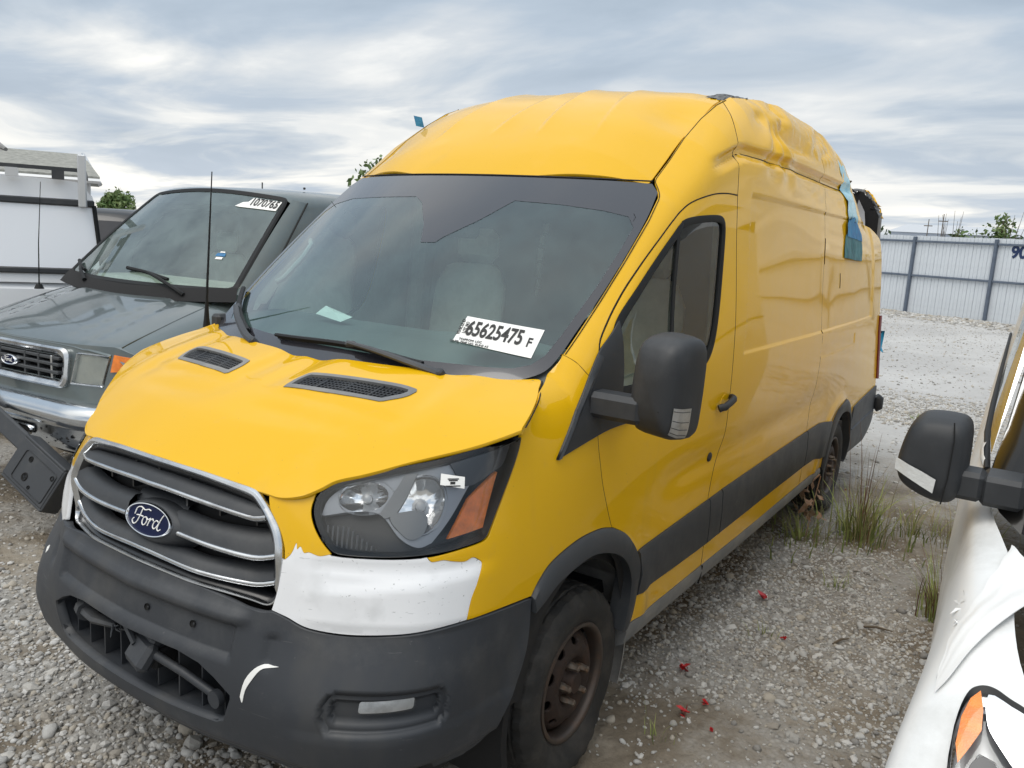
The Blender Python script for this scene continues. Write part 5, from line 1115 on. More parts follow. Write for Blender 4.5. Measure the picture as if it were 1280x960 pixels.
mb.build('roof_stub', 'trim_plastic', ev)
mb = MB(); mb.box((-.86,1.10,1.30),(.86,1.60,1.44), None, .05); mb.build('dashboard', 'seat_cloth', ev)
for x0 in (-.42,.42):
    mb = MB(); mb.box((x0-.22,2.05,.95),(x0+.22,2.2,1.62), None, .06); mb.box((x0-.12,2.08,1.63),(x0+.12,2.16,1.80), None, .04); mb.build('seat', 'cab_grey', ev)
mb = MB(); mb.box((-.88,3.4,.6),(.88,3.43,2.1)); mb.box((-.9,1.0,.5),(.9,5.5,.56)); mb.build('cabin_back', 'bulkhead', ev)
mb = MB(); mb.tube([(-.97,.80,1.31),(-.97,.80,1.345)], [.035,.02], 10); mb.tube([(-.97,.80,1.33),(-.955,.80,1.65),(-.90,.80,2.10)], [.006,.004,.0024], 6); mb.build('aerial', 'seal_rubber', ev)
for s in (1,-1):
    mb = MB(); mb.lathe([(s*.70,.0),(s*.70,.30),(s*.74,.35),(s*.90,.35),(s*.94,.30),(s*.92,.2),(s*.88,.0)], 40, c=(0,1.05,.35)); mb.build('wheel', 'tyre_rubber', ev)
# broken plastic plate bracket hanging below the chrome bumper
pb_ = empty('plate_bracket', (-2.62,.89,.235)); tag(pb_, 'broken dark grey plastic number plate bracket hanging below the chrome bumper', 'plate bracket')
o3 = np.array([-2.60,.88,.28]); e1 = np.array([.56,.02,-.20]); e1 /= np.linalg.norm(e1); nn3 = np.array([.35,-.88,.32]); nn3 -= e1*(nn3@e1); nn3 /= np.linalg.norm(nn3); Mp = frame((.10,0,.19), e1, nn3)
mb = MB(); mb.box((-.20,-.125,-.02),(.22,.125,.0), Mp, .008); mb.box((-.20,.125,-.10),(.22,.14,.0), Mp, .004); mb.box((-.20,-.14,-.12),(.22,-.125,-.004), Mp, .004); mb.box((.215,-.13,-.12),(.228,.13,-.004), Mp, .004); mb.build('bracket_plate', 'trim_plastic', pb_)
pl = lambda x, y: np.array([Mp@Vector((a_, b_, 0)) for a_, b_ in zip(np.atleast_1d(x), np.atleast_1d(y))])
A = resamp(rrect(-.12,-.105,.20,.085,.015), n=60, closed=True); ribbon('plate_rim', pl, A, resamp(inset(rrect(-.12,-.105,.20,.085,.015),.007), n=60, closed=True), [(0,0),(.5,.006),(1,0)], 'mirror_plastic', pb_, closed=True, n=60)
for x_, y_, r_ in ((-.05,.05,.014),(-.02,-.05,.020),(.05,-.08,.009),(.17,.05,.012)): mb = MB(); mb.lathe([(.001,r_*1.3),(.004,r_*1.2),(.004,r_),(-.0,r_*.8),(-.0,0)], 14, 'z', Mx=Mp@Matrix.Translation((x_, y_, 0))); mb.build('screw_boss', 'gap_black', pb_)
mb = MB(); mb.box((-.62,.02,-.06),(-.19,.13,-.03), Mp, .01); mb.tube([Mp@Vector((-.62,.06,-.04)), Mp@Vector((-.9,.16,-.02))], .05, 8, sq=(1,.4)); mb.build('bracket_arm', 'trim_plastic', pb_)
# ================= white van at the right edge =================
mat('white_van_paint', (.78, .79, .79), .45, 0, .3, dirt=((.52, .52, .50), 3, .5, .8), coatr=.08)
mat('white_film', (.78, .78, .77), .45, 0, .1, bump=.2, bscale=6, bdist=.02)
glassmat('white_van_glass', (.34, .36, .34), .0, .0, .35, (.42, .42, .39), mul=.7)
mat('quarter_black', (.014, .013, .012), .22, 0, 0, spec=.35)
mat('signal_clear', (.72, .73, .72), .18, .3, .5, bump=.6, bscale=60, bdist=.004)
pv = empty('white_van', (2.9, .4, 0)); tag(pv, 'white van with torn wrap on its fender, cut off by the right edge', 'van')
OFF = np.array([2.9, .4, 0])
PYs = [-.20,.0,.2,.4,.6,.8,1.0,1.2,1.6,2.2,3.5,6.0]
PSx = [[(2.18,.25),(2.17,.40),(2.17,.50),(2.19,.56),(2.24,.60),(2.30,.61),(2.36,.61),(2.42,.61)],
[(2.13,.28),(2.12,.50),(2.12,.65),(2.14,.75),(2.18,.80),(2.25,.82),(2.32,.82),(2.38,.82)],
[(2.10,.30),(2.095,.60),(2.095,.80),(2.11,.93),(2.16,1.00),(2.23,1.03),(2.30,1.03),(2.36,1.02)],
[(2.095,.30),(2.088,.65),(2.085,.90),(2.10,1.05),(2.15,1.13),(2.21,1.165),(2.27,1.175),(2.33,1.17)],
[(2.09,.30),(2.082,.65),(2.08,.95),(2.093,1.09),(2.14,1.165),(2.20,1.205),(2.26,1.215),(2.32,1.21)],
[(2.085,.30),(2.077,.65),(2.076,.95),(2.090,1.12),(2.13,1.20),(2.18,1.235),(2.24,1.25),(2.30,1.25)],
[(2.08,.30),(2.072,.65),(2.072,.95),(2.085,1.13),(2.115,1.23),(2.15,1.27),(2.20,1.29),(2.26,1.295)],
[(2.075,.30),(2.068,.65),(2.068,.95),(2.08,1.15),(2.10,1.26),(2.125,1.31),(2.145,1.335),(2.155,1.345)],
[(2.065,.30),(2.058,.65),(2.058,.95),(2.07,1.15),(2.088,1.28),(2.108,1.35),(2.118,1.375),(2.122,1.385)],
[(2.045,.30),(2.038,.65),(2.038,.95),(2.048,1.15),(2.066,1.28),(2.085,1.36),(2.095,1.385),(2.098,1.395)],
[(2.0,.30),(1.993,.65),(1.993,.95),(2.003,1.15),(2.02,1.28),(2.04,1.36),(2.05,1.39),(2.053,1.40)],
[(1.92,.30),(1.91,.65),(1.91,.95),(1.92,1.15),(1.938,1.28),(1.958,1.36),(1.968,1.39),(1.97,1.40)]]
PF = nspline(PYs, PSx)
def ps(v, y):
    v = np.atleast_1d(np.asarray(v, float)); y = np.atleast_1d(np.asarray(y, float)); Q = PF(y); g = nspline(np.arange(8), np.eye(8))(v); xz = np.einsum('nk,nkc->nc', g, Q)
    dx = nspline([-.3,0,.2,.4,.6,.8,1.0,1.2,1.6,2.5], [-.04,-.03,-.008,.022,.036,.036,.027,.015,.0,0])(y)*sstep(5.2, 3.0, v)*(y < 2.5)
    return np.stack([xz[:, 0]+dx-OFF[0], y-OFF[1], xz[:, 1]-OFF[2]], -1)
LAMP = [(5.25,.318),(4.95,.305),(4.75,.27),(4.66,.22),(4.70,.15),(4.9,.05),(5.3,-.1),(6.2,-.15),(6.95,-.1),(6.97,.1),(6.9,.29),(6.4,.302),(6.0,.308),(5.6,.318)]
LAMPc = cat_rom(LAMP, 4, True)
FE = outline([(0,-.20),(4,-.20),(7,-.2)], [(7,-.2),(7,.35)], [(7,.35),(6.4,.36),(6.1,.5),(6.0,.75),(5.75,1.02),(6.4,1.15),(7,1.25)], [(7,1.25),(7,6)], [(7,6),(0,6)], [(0,6),(0,-.2)], n=4)
panel('body_side', lambda v, y: ps(v, y), FE, 'white_van_paint', pv, holes=[LAMPc], step=.07, skirt=.012, gap=0, flip=True)
for o_, nm, m_, df in ((-.004,'headlight','lamp_glass',0),(-.035,'lamp_bowl','lamp_silver',1)):
    panel(nm, ps, LAMPc, m_, pv, step=.08, off=-o_*-1, skirt=0 , gap=0, flip=True)
hl = panel('turn_signal', ps, np.array([(5.27,.300),(5.05,.285),(4.88,.255),(4.82,.215),(4.90,.19),(5.12,.215),(5.32,.24),(5.34,.27)]), 'amber', pv, step=.05, off=.022, skirt=.0, gap=0, flip=True)
A = resamp(LAMPc, n=90, closed=True); A = A if area2(A) > 0 else A[::-1]
ribbon('lamp_seal', ps, A, resamp(inset(A, .022), n=90, closed=True), [(0,.004),(.5,-.002),(1,.012)], 'lamp_black', pv, closed=True, n=90)
ribbon('lamp_frame', ps, resamp(inset(A, .020), n=90, closed=True), resamp(inset(A, .05), n=90, closed=True), [(0,.006),(.5,.0),(1,.01)], 'chrome_worn', pv, closed=True, n=90)
panel('lamp_reflector', ps, cat_rom([(5.45,.298),(6.0,.290),(6.6,.28),(6.9,.25),(6.9,.17),(6.2,.20),(5.6,.235),(5.42,.26)], 3, True), 'chrome_clean', pv, step=.08, off=.018, skirt=0, gap=0, flip=True)
panel('lamp_projector', ps, cat_rom([(5.05,.17),(5.3,.205),(5.7,.20),(6.3,.15),(6.8,.08),(6.6,-.05),(5.6,-.06),(5.05,.06)], 4, True), 'lamp_grey', pv, step=.08, off=.016, skirt=0, gap=0, flip=True)
ribbon('lamp_trim', ps, [(4.95,.02),(4.95,.16),(5.25,.22),(5.75,.215),(6.85,.12)], [(5.05,.02),(5.05,.15),(5.3,.205),(5.75,.20),(6.85,.10)], [(0,-.022),(.5,-.028),(1,-.022)], 'chrome', pv, n=30)
# torn sheet of wrap lifting off the fender
r9 = np.random.default_rng(9)
top = cat_rom([(6.1,.84),(5.7,.75),(5.3,.67),(4.9,.58),(4.5,.51),(4.2,.465),(4.05,.41),(4.0,.34)], 6); bot = cat_rom([(6.98,.66),(6.8,.60),(6.35,.545),(5.85,.48),(5.3,.42),(4.8,.37),(4.4,.33),(4.05,.31)], 6)
n_ = min(len(top), len(bot)); G = []
for i in range(n_):
    row = []; a_, b_ = top[i], bot[i]
    for t in np.linspace(0, 1, 14):
        q = a_+(b_-a_)*t; q = q+np.array([.03*math.sin(i*.9), 0])*(1-t); p = ps([q[0]], [q[1]])[0]; nn_ = snorm(ps, q[None])[0]; L_ = 1-i/n_
        h = .006+.014*t*L_+.003*math.sin(t*6+i*.22)*L_+.0018*math.sin(t*19+i*.05)*L_+.012*max(0,t-.6)*L_; row.append(p+nn_*max(.004,h))
    G.append(row)
mb = solid(np.array(G), .0015); mb.build('torn_wrap', 'white_film', pv, ang=80)
for k_ in range(7):
    q = np.array([3.85+r9.uniform(0,.5), .42+r9.uniform(0,.25)]); nn_ = snorm(ps, q[None])[0]; p = ps([q[0]],[q[1]])[0]; d_ = r9.normal(0,1,3)*.012; mb = MB(); mb.add([p+nn_*.003+d_*.5, p+nn_*.003-d_*.5, p+nn_*.009+[.003,.007,.002], p+nn_*.007+[0,.009,.0]], [(0,1,2,3)]); mb.build('wrap_shred', 'white_film', pv)
# engine bay, scuttle, windscreen, pillar, side glass
W3 = lambda P: np.array(P, float)-OFF
mb = MB(); mb.box((2.32-2.9,-.10-.4,.4),(3.9-2.9,.95-.4,1.06), None, .02); mb.build('engine_bay', 'inner_black', pv)
mb = MB()
for k_ in range(6): mb.tube(W3([(2.36+.05*k_,.2+.05*k_,1.06),(2.42,.4+.07*k_,1.12),(2.55,.55,1.10)]), .014, 7)
mb.box((2.36-2.9,.50-.4,1.02),(2.62-2.9,.72-.4,1.14), None, .02); mb.build('engine_part', 'trim_plastic', pv)
mb = MB(); mb.box((2.30-2.9,.86-.4,1.10),(4.0-2.9,1.10-.4,1.22), None, .02); mb.build('scuttle', 'mirror_plastic', pv)
G = np.array([W3([(2.255,.93,1.27),(2.27,1.15,1.45),(2.30,1.55,1.85),(2.36,1.95,2.25)]), W3([(2.33,.86,1.27),(2.35,1.09,1.46),(2.38,1.50,1.86),(2.43,1.92,2.26)])]); mb = MB(); mb.grid(G); mb.build('screen_pillar', 'frit_black', pv)
G = np.array([W3([(2.335,.86,1.27),(2.355,1.09,1.46),(2.385,1.50,1.86),(2.435,1.92,2.26)]), W3([(3.1,.62,1.27),(3.1,.88,1.46),(3.1,1.32,1.86),(3.1,1.8,2.26)])]); mb = MB(); mb.grid(G); mb.build('windscreen', 'white_van_glass', pv)
# black plastic round the mirror foot, then the glass running back
G = np.array([W3([(2.155,1.28,1.345),(2.16,1.10,1.33),(2.20,.98,1.30),(2.255,.92,1.27)]), W3([(2.175,1.35,1.47),(2.19,1.20,1.46),(2.225,1.10,1.44),(2.268,1.12,1.43)]), W3([(2.20,1.60,1.72),(2.215,1.50,1.72),(2.25,1.45,1.72),(2.29,1.42,1.72)])])
mb = MB(); mb.grid(G, True); mb.build('quarter_trim', 'quarter_black', pv, ang=60)
ys = [1.30,1.6,2.2,2.9]; xb = np.interp(ys, PYs[7:11], [2.155,2.122,2.098,2.053]); G = np.array([[(xb[i]-2.9+.002, ys[i]-.4+(.3 if i == 0 else 0)*0, 1.385+.01*i) for i in range(4)], [(xb[i]-2.9+.085, ys[i]-.4+(.45 if i == 0 else 0), 1.95) for i in range(4)]])
mb = MB(); mb.grid(G, True); mb.build('door_window', 'white_van_glass', pv)
mb = MB(); mb.tube([(np.interp(y_, PYs[7:], [2.155,2.122,2.098,2.053,1.97])-2.9-.006, y_-.4, np.interp(y_,[1.2,1.6,2.2,6],[1.345,1.385,1.395,1.40])+.006) for y_ in (1.22,1.6,2.2,2.9,3.5,4.5,6.0)], .009, 8); mb.build('belt_seal', 'seal_rubber', pv)
ys = [2.95,4.5,6.0]; G = np.array([[(np.interp(y_, PYs[9:], [2.098,2.053,1.97])-2.9+.004, y_-.4, 1.40) for y_ in ys], [(np.interp(y_, PYs[9:], [2.098,2.053,1.97])-2.9+.12, y_-.4, 2.2) for y_ in ys]]); mb = MB(); mb.grid(G, True); mb.build('rear_side_panel', 'white_van_paint', pv)
mb = MB(); mb.grid(np.array([W3([(2.36,1.95,2.25),(2.25,2.3,2.35),(2.20,3.0,2.38),(2.12,6.4,2.38)]), W3([(2.45,1.93,2.30),(2.40,2.3,2.46),(2.38,3.0,2.5),(2.30,6.4,2.5)]), W3([(3.9,1.85,2.30),(3.9,2.3,2.52),(3.9,3.0,2.54),(3.9,6.4,2.54)])])); mb.build('roof', 'white_van_paint', pv)
mb = MB(); mb.grid(np.array([W3([(2.25,1.75,1.95),(2.19,2.3,1.95),(2.17,2.95,1.95)]), W3([(2.33,1.97,2.22),(2.25,2.3,2.35),(2.20,3.0,2.38)])])); mb.build('door_header', 'white_van_paint', pv)
mb = MB(); mb.box((2.16-2.9,5.6,.4),(4.0-2.9,5.62,2.3)); mb.box((2.5-2.9,1.9,.5),(3.9-2.9,5.6,.6)); mb.build('cargo_wall', 'inner_black', pv)
mb = MB(); mb.box((2.45-2.9,1.55,.9),(2.95-2.9,1.75,1.75), None, .06); mb.build('seat', 'seat_cloth', pv)
# mirror
HO = np.array([(1.948,1.41),(1.964,1.486),(1.988,1.520),(2.02,1.530),(2.071,1.531),(2.098,1.522),(2.110,1.491),(2.113,1.407),(2.112,1.345),(2.092,1.309),(2.062,1.300),(2.016,1.309),(1.97,1.332),(1.951,1.362)])
H2 = cat_rom(HO, 4, True); cxz = np.array([2.035,1.42]); G = []
for d_, f_ in ((.10,.94),(.07,1.0),(.02,1.0),(-.03,.97),(-.055,.90),(-.070,.78),(-.078,.55),(-.08,.3),(-.081,0)): G.append([(cxz[0]+(p[0]-cxz[0])*f_-2.9, .98-.4+d_*1.0, cxz[1]+(p[1]-cxz[1])*f_) for p in H2])
mb = MB(); mb.grid(np.transpose(np.array(G), (1,0,2)), area2(H2) < 0, wrap=True); mh = mb.build('door_mirror', 'mirror_plastic', pv, ang=55)
mb = MB(); mb.add(np.array(G[0])+[0,-.003,0], [tuple(range(len(H2)))]); mb.build('mirror_glass', 'chrome_clean', mh)
sg = np.array([(1.950,1.412),(1.985,1.40),(2.02,1.388),(2.052,1.374)]); sl = np.array([(1.951,1.380),(1.985,1.366),(2.02,1.350),(2.049,1.337)])
def fr(x): return .98-.4-.079+.9*max(0,2.0-x)**1.45*1.6-.008
G = np.array([[(p[0]-2.9, fr(p[0]), p[1]) for p in (a_+(b_-a_)*t for a_, b_ in zip(sg, sl))] for t in np.linspace(0,1,5)]); mb = MB(); mb.grid(G, False); mb.build('mirror_signal', 'signal_clear', mh, ang=10)
mb = MB(); mb.tube([(x_-2.9, .98-.4+y_, z_) for x_, y_, z_ in ((2.073,-.070,1.525),(2.080,-.083,1.48),(2.078,-.084,1.38),(2.070,-.075,1.31))], .0018, 5); mb.build('housing_joint', 'gap_black', mh)
mb = MB(); mb.box((2.085-2.9,.93-.4,1.325),(2.158-2.9,1.03-.4,1.40), None, .012); mb.box((2.150-2.9,.935-.4,1.318),(2.250-2.9,1.07-.4,1.396), None, .012); mb.build('mirror_arm', 'mirror_plastic', mh)
mb = MB(); mb.lathe([(-.10,0),(-.10,.30),(-.06,.35),(.06,.35),(.10,.30),(.08,.18),(.06,0)], 48, c=(2.34-2.9,1.25-.4,.35)); mb.build('wheel', 'tyre_rubber', pv)

# ================= fence, far buildings, plants, left-hand vehicles =================
mat('fence_sheet', (.60,.64,.68), .45, .05, 0, dirt=((.50,.53,.57), 2.0, .5, .75))
mat('fence_post', (.12,.15,.20), .5, .2, var=.2)
mat('fence_lettering', (.01,.03,.10), .6)
mat('leaf_green', (.08,.15,.04), .6, c2=(.16,.20,.07), vscale=1.5)
mat('leaf_dark', (.028,.058,.018), .6, c2=(.05,.085,.03), vscale=1.5)
mat('bark', (.10,.075,.05), .9)
mat('far_wall', (.42,.46,.52), .7); mat('far_wall_pale', (.60,.62,.64), .7); mat('far_roof', (.50,.52,.55), .6)
mat('shingle', (.23,.23,.21), .9, c2=(.33,.33,.30), vscale=9, bump=.5, bscale=30)
mat('alu', (.6,.61,.62), .35, .8); mat('white_cap', (.80,.82,.85), .35, 0, .5)
mat('cap_window', (.80,.83,.88), .22, 0, .5)
mat('suv_black', (.006,.007,.010), .35, 0, .25)
FO = np.array([.28,29.5,0]); fd = np.array([-.897,.442,0]); fd /= np.linalg.norm(fd); ang = math.atan2(fd[1], fd[0]); BAY = 2.86; FH = 2.72
fence = empty('metal_fence', tuple(FO), ang+math.pi); tag(fence, 'tall pale blue-grey corrugated metal fence across the back of the lot', 'fence')
# local x runs to the right in the picture, local y away from the yard... front face at y=0
post0 = sheet0 = None
for b in range(-16, 3):
    x0 = b*BAY
    if post0 is None:
        mb = MB(); mb.box((-.045,-.12,0),(.045,.0,FH-.03), None, .01); post0 = mb.build('fence_post', 'fence_post', fence); post0.location = (x0,0,0)
        mb = MB(); mb.box((.045,-.08,FH-.22),(BAY-.045,-.02,FH-.15), None, .008); rail0 = mb.build('fence_rail', 'fence_post', fence); rail0.location = (x0,0,0)
        mb = MB(); mb.box((.045,-.08,1.32),(BAY-.045,-.02,1.39), None, .008); rail1 = mb.build('fence_rail', 'fence_post', fence); rail1.location = (x0,0,0)
        w_ = BAY/11; pr = [(0,.03),(.012,.0),(w_*.44,.0),(w_*.46,.012),(w_*.5,.012),(w_*.52,.0),(w_-.012,.0),(w_,.03)]
        mb = MB(); mb.grid(np.array([[(x_, y_, z_) for z_ in (0,FH)] for x_, y_ in pr])); sheet0 = mb.build('fence_sheet', 'fence_sheet', fence, smooth=False); sheet0.location = (x0,.0,0)
    else:
        for s_ in (post0, rail0, rail1): c = s_.copy(); col.objects.link(c); c.location = (x0,0,0)
    for k in range(11):
        if b == -16 and k == 0: continue
        c = sheet0.copy(); col.objects.link(c); c.location = (x0+k*BAY/11, rng.uniform(0,.012), rng.uniform(-.012,.012))
text('fence_number', '90', .52, 'fence_lettering', Matrix.Translation((.72,-.006,2.30))@Matrix.Rotation(R(90),4,'X'), fence, .95, bold=.02)
# rubble line along the fence foot and a low far berm are in the ground section
def leafy(name, label, cat, centre, size, n, lsize, m, trunk=None, seed=1, group=None, lobes=14, ratio=.9):
    r = np.random.default_rng(seed); root = empty(name, centre); tag(root, label, cat, group); sz = np.array(size, float)
    L = r.normal(0, 1, (lobes, 3)); L /= np.linalg.norm(L, axis=1)[:, None]; L = L*r.uniform(.35,.8,lobes)[:, None]; L = L*sz*.5+np.array([0,0,sz[2]*.5+(trunk or 0)]); rad = r.uniform(.22,.42,lobes)*sz.min()
    i = r.integers(0, lobes, n); d = r.normal(0, 1, (n, 3)); d /= np.linalg.norm(d, axis=1)[:, None]; P = L[i]+d*rad[i][:, None]*r.uniform(.5,1.12,n)[:, None]
    a = r.normal(0, 1, (n, 3)); a /= np.linalg.norm(a, axis=1)[:, None]; b = np.cross(a, r.normal(0, 1, (n, 3))); b /= np.linalg.norm(b, axis=1)[:, None]; s = lsize*r.uniform(.5,1.4,n)[:, None]
    V = np.stack([P-a*s, P+b*s*.5, P+a*s, P-b*s*.5], 1).reshape(-1, 3); F = np.arange(4*n).reshape(-1, 4); link('crown', V, F, m, root, False)
    mb = MB(); h = (trunk or sz[2]*.2)+sz[2]*.4; mb.tube([(0,0,-.1),(.02*h,0,h*.5),(0,.03*h,h)], [.05*h,.035*h,.015*h], 7)
    for k in range(6): mb.tube([(0,0,h*(.35+.1*k)), tuple(L[k % lobes])], [.02*h,.006*h], 5)
    mb.build('trunk', 'bark', root); return root
leafy('leafy_tree', 'green tree behind the dark vehicle at the far left', 'tree', (-75.5,45,0), (3.8,4.0,3.2), 4000, .22, 'leaf_green', trunk=.3, seed=2, lobes=20)
leafy('leafy_tree', 'tree top showing just left of the yellow van roof', 'tree', (-36.5,40,0), (3.4,3.6,4.0), 2200, .22, 'leaf_green', trunk=1.6, seed=4)
def fpt(lx, back=1.2): 
    d = -fd; nb = np.array([-d[1], d[0], 0]); nb = nb if nb[1] > 0 else -nb; return tuple(FO+d*lx+nb*back)
for lx, h, w_, sd, lab in ((-.5,4.35,1.0,5,'tallest leafy bush above the fence, between the two fence posts'),(-2.2,3.25,.9,6,'thin bush above the fence beside the left-hand fence post'),(.9,3.2,1.3,7,'low bush above the fence just right of the second fence post'),(2.0,3.2,1.6,8,'low bush above the fence at the right edge'),(-1.4,3.0,1.2,9,'low scrub just over the fence left of the tallest bush')):
    leafy('leafy_bush', lab, 'bush', fpt(lx), (w_*1.1,w_,h*.55), 480, .085, 'leaf_green', trunk=h*.42, seed=sd, lobes=12)
for k, lx in enumerate((-2.45,-2.0,-.2,.8,1.4)):
    mb = MB(); p = np.array(fpt(lx, .8))
    for j in range(5):
        a_ = rng.normal(0,.18,2); mb.tube([p, p+[a_[0]*.5,0,1.9], p+[a_[0]*1.6,a_[1],3.2+rng.uniform(-.1,.45)]], [.02,.012,.005], 4)
    o = mb.build('bare_twigs', 'bark'); tag(o, ('bare twigs above the fence, leftmost, next to the left post','bare twigs above the fence, just right of the left post','bare twigs above the fence, behind the tallest bush','bare twigs above the fence, right of the second post','bare twigs above the fence, nearest the right edge')[k], 'twigs', 'bare twigs above the fence')
# far buildings over the fence
def shed(name, label, x0, x1, y, z1, ridge, m, d=25):
    r = empty(name, ((x0+x1)/2, y, 0)); tag(r, label, 'building'); hx = (x1-x0)/2; mb = MB(); mb.box((-hx,0,0),(hx,d,z1)); mb.build('wall', m, r, smooth=False)
    mb = MB(); mb.add([(-hx-.3,-.3,z1+.02),(hx+.3,-.3,z1+.02),(hx+.3,d,z1+.02),(-hx-.3,d,z1+.02),(-hx-.3,d/2,z1+ridge),(hx+.3,d/2,z1+ridge)], [(0,1,5,4),(3,4,5,2),(0,4,3),(1,2,5)]); mb.build('roof', 'far_roof', r, smooth=False)
    for k in range(int(hx)): mb = MB(); mb.box((-hx+1+2*k,-.05,1.2),(-hx+2+2*k,.02,2.6)); mb.build('window', 'fence_post', r, smooth=False)
shed('far_warehouse', 'long pale warehouse beyond the fence', -14, 22, 95, 4.6, 1.3, 'far_wall')
shed('low_shed', 'low grey shed roof beyond the fence at the left', -16.5, -8.5, 88, 3.4, .5, 'far_wall_pale', 12)
def pole(x, y, h, cross=True):
    mb = MB(); mb.tube([(x,y,0),(x,y,h)], [.04,.03], 6)
    if cross: mb.box((x-.28,y-.03,h-.5),(x+.28,y+.03,h-.44))
    return mb.build('utility_pole', 'bark')
tag(pole(-5.2, 62, 5.0), 'wooden utility pole with crossarms beyond the fence, left one of the pair', 'utility pole'); tag(pole(-6.6, 66, 4.8), 'leaning thin utility pole beyond the fence, right one of the pair', 'utility pole')
leafy('leafy_bush', 'small dark bush beyond the fence next to the yellow van', 'bush', (-11.2,70,0), (3,3,3.2), 700, .2, 'leaf_dark', trunk=1.2, seed=11)
# far tree line on the horizon
r = np.random.default_rng(15); n = 26000; X = r.uniform(-260,120,n); Hh = 2.0+1.8*np.abs(vnoise(X*.06,X*0,5))+1.2*np.abs(vnoise(X*.3,X*0,6)); Y = 150+.25*np.abs(X)+r.uniform(0,8,n); Z = r.uniform(0,1,n)**.8*Hh
a = r.normal(0,1,(n,3)); a /= np.linalg.norm(a,axis=1)[:,None]; b = np.cross(a, r.normal(0,1,(n,3))); b /= np.linalg.norm(b,axis=1)[:,None]; P = np.stack([X,Y,Z],-1); s = r.uniform(.3,.9,n)[:,None]
o = link('far_treeline', np.stack([P-a*s,P+b*s*.6,P+a*s,P-b*s*.6],1).reshape(-1,3), np.arange(4*n).reshape(-1,4), 'leaf_dark', None, False); tag(o, 'low dark line of far trees on the horizon', None, None, 'stuff')
# white pickup cap with ladder rack at the far left
pk = empty('pickup_truck', (-5.17,1.52,0), R(60)); tag(pk, 'white pickup with white windowed cap and aluminium ladder rack at the left edge', 'pickup truck')
wlo, whi = 1.30, 2.12
cp = lambda x, z: np.stack([np.atleast_1d(x), np.interp(np.atleast_1d(z), [0,1.3,2.2], [0,.0,.16]), np.atleast_1d(z)], -1)
mb = MB(); mb.box((-1.2,.0,.55),(1.18,1.9,1.295), None, .05); mb.build('truck_bed', 'white_cap', pk)
CP = outline([(-1.3,1.30),(1.20,1.30)], [(1.20,1.30),(1.14,1.95),(1.10,2.05)], [(1.10,2.05),(1.04,2.13),(.9,2.15)], [(.9,2.15),(0,2.17),(-1.3,2.15)], [(-1.3,2.15),(-1.3,1.3)])
WINp = np.array([(-1.2,1.40),(1.17,1.40),(1.125,1.93),(-1.2,1.95)])
panel('cap_body', cp, CP, 'white_cap', pk, holes=[WINp], step=.1, skirt=.03, gap=0)
mb = MB(); mb.box((-1.2,.17,2.02),(1.0,2.0,2.14), None, .06); mb.box((-1.25,.15,1.3),(1.1,2.0,2.0)); mb.build('cap_roof', 'white_cap', pk)
pw_ = panel('cap_window', cp, WINp, 'cap_window', pk, step=.3, off=.01, skirt=0, gap=0)
for z0, z1 in ((1.94,1.995),(1.375,1.425)): mb = MB(); p0_, p1_ = cp([0],[z0])[0][1], cp([0],[z1])[0][1]; mb.box((-1.3,p0_-.03,z0),(1.14,p1_+.02,z1), None, .01); mb.build('window_bar', 'trim_plastic', pk)
mb = MB(); mb.tube([cp([1.185],[1.42])[0]+[0,-.012,0], cp([1.135],[1.95])[0]+[0,-.012,0]], .020, 6); mb.build('window_edge', 'seal_rubber', pk)
mb = MB(); mb.box((1.02,-.04,1.93),(1.085,.06,2.36), None, .01); rk = mb.build('ladder_rack', 'alu', pk)
mb = MB(); mb.box((-1.3,.06,2.22),(1.06,.11,2.25)); mb.box((1.03,.05,2.22),(1.08,2.3,2.26)); mb.build('rack_bar', 'trim_plastic', pk)
for k in range(7): mb = MB(); mb.box((-1.15+.33*k,.05,2.15),(-1.06+.33*k,.12,2.22)); mb.build('rack_foot', 'alu' if k % 2 else 'trim_plastic', pk)
# dark vehicle behind it
su = empty('dark_suv', (-10.2,5.6,0), R(40)); tag(su, 'dark blue-black vehicle half hidden behind the grey-green van', 'car')
mb = MB(); G = []
for y_, z_, w_ in ((0,.5,.85),(-.03,1.0,.92),(0,1.30,.92),(.10,1.62,.84),(.22,1.86,.74),(.40,1.93,.68),(1.6,1.95,.68),(3,1.90,.66)): G.append([(x_*w_, y_+.08*x_*x_, z_-.03*x_**4) for x_ in np.linspace(-1,1,13)])
mb.grid(np.transpose(np.array(G),(1,0,2))); mb.build('body', 'suv_black', su, ang=50)
mb = MB(); mb.box((-.9,.1,.4),(.9,3.2,1.3), None, .05); mb.build('lower_body', 'suv_black', su)
mb = MB(); mb.grid(np.array([[(x_*.78, .02+.06*x_*x_, 1.42) for x_ in np.linspace(-1,1,9)],[(x_*.66, .10+.06*x_*x_, 1.76) for x_ in np.linspace(-1,1,9)]])); mb.build('rear_window', 'frit_black', su)
for s in (1,-1): mb = MB(); mb.box((s*.85-.06,-.03,1.1),(s*.85+.06,.12,1.6), None, .02); mb.build('tail_lamp', 'lamp_grey', su)
for s in (1,-1):
    for y_ in (.7,2.7): mb = MB(); mb.lathe([(s*.75,0),(s*.75,.3),(s*.78,.34),(s*.90,.34),(s*.92,.28),(s*.88,0)], 24, c=(0,y_,.34)); mb.build('wheel', 'tyre_rubber', su)
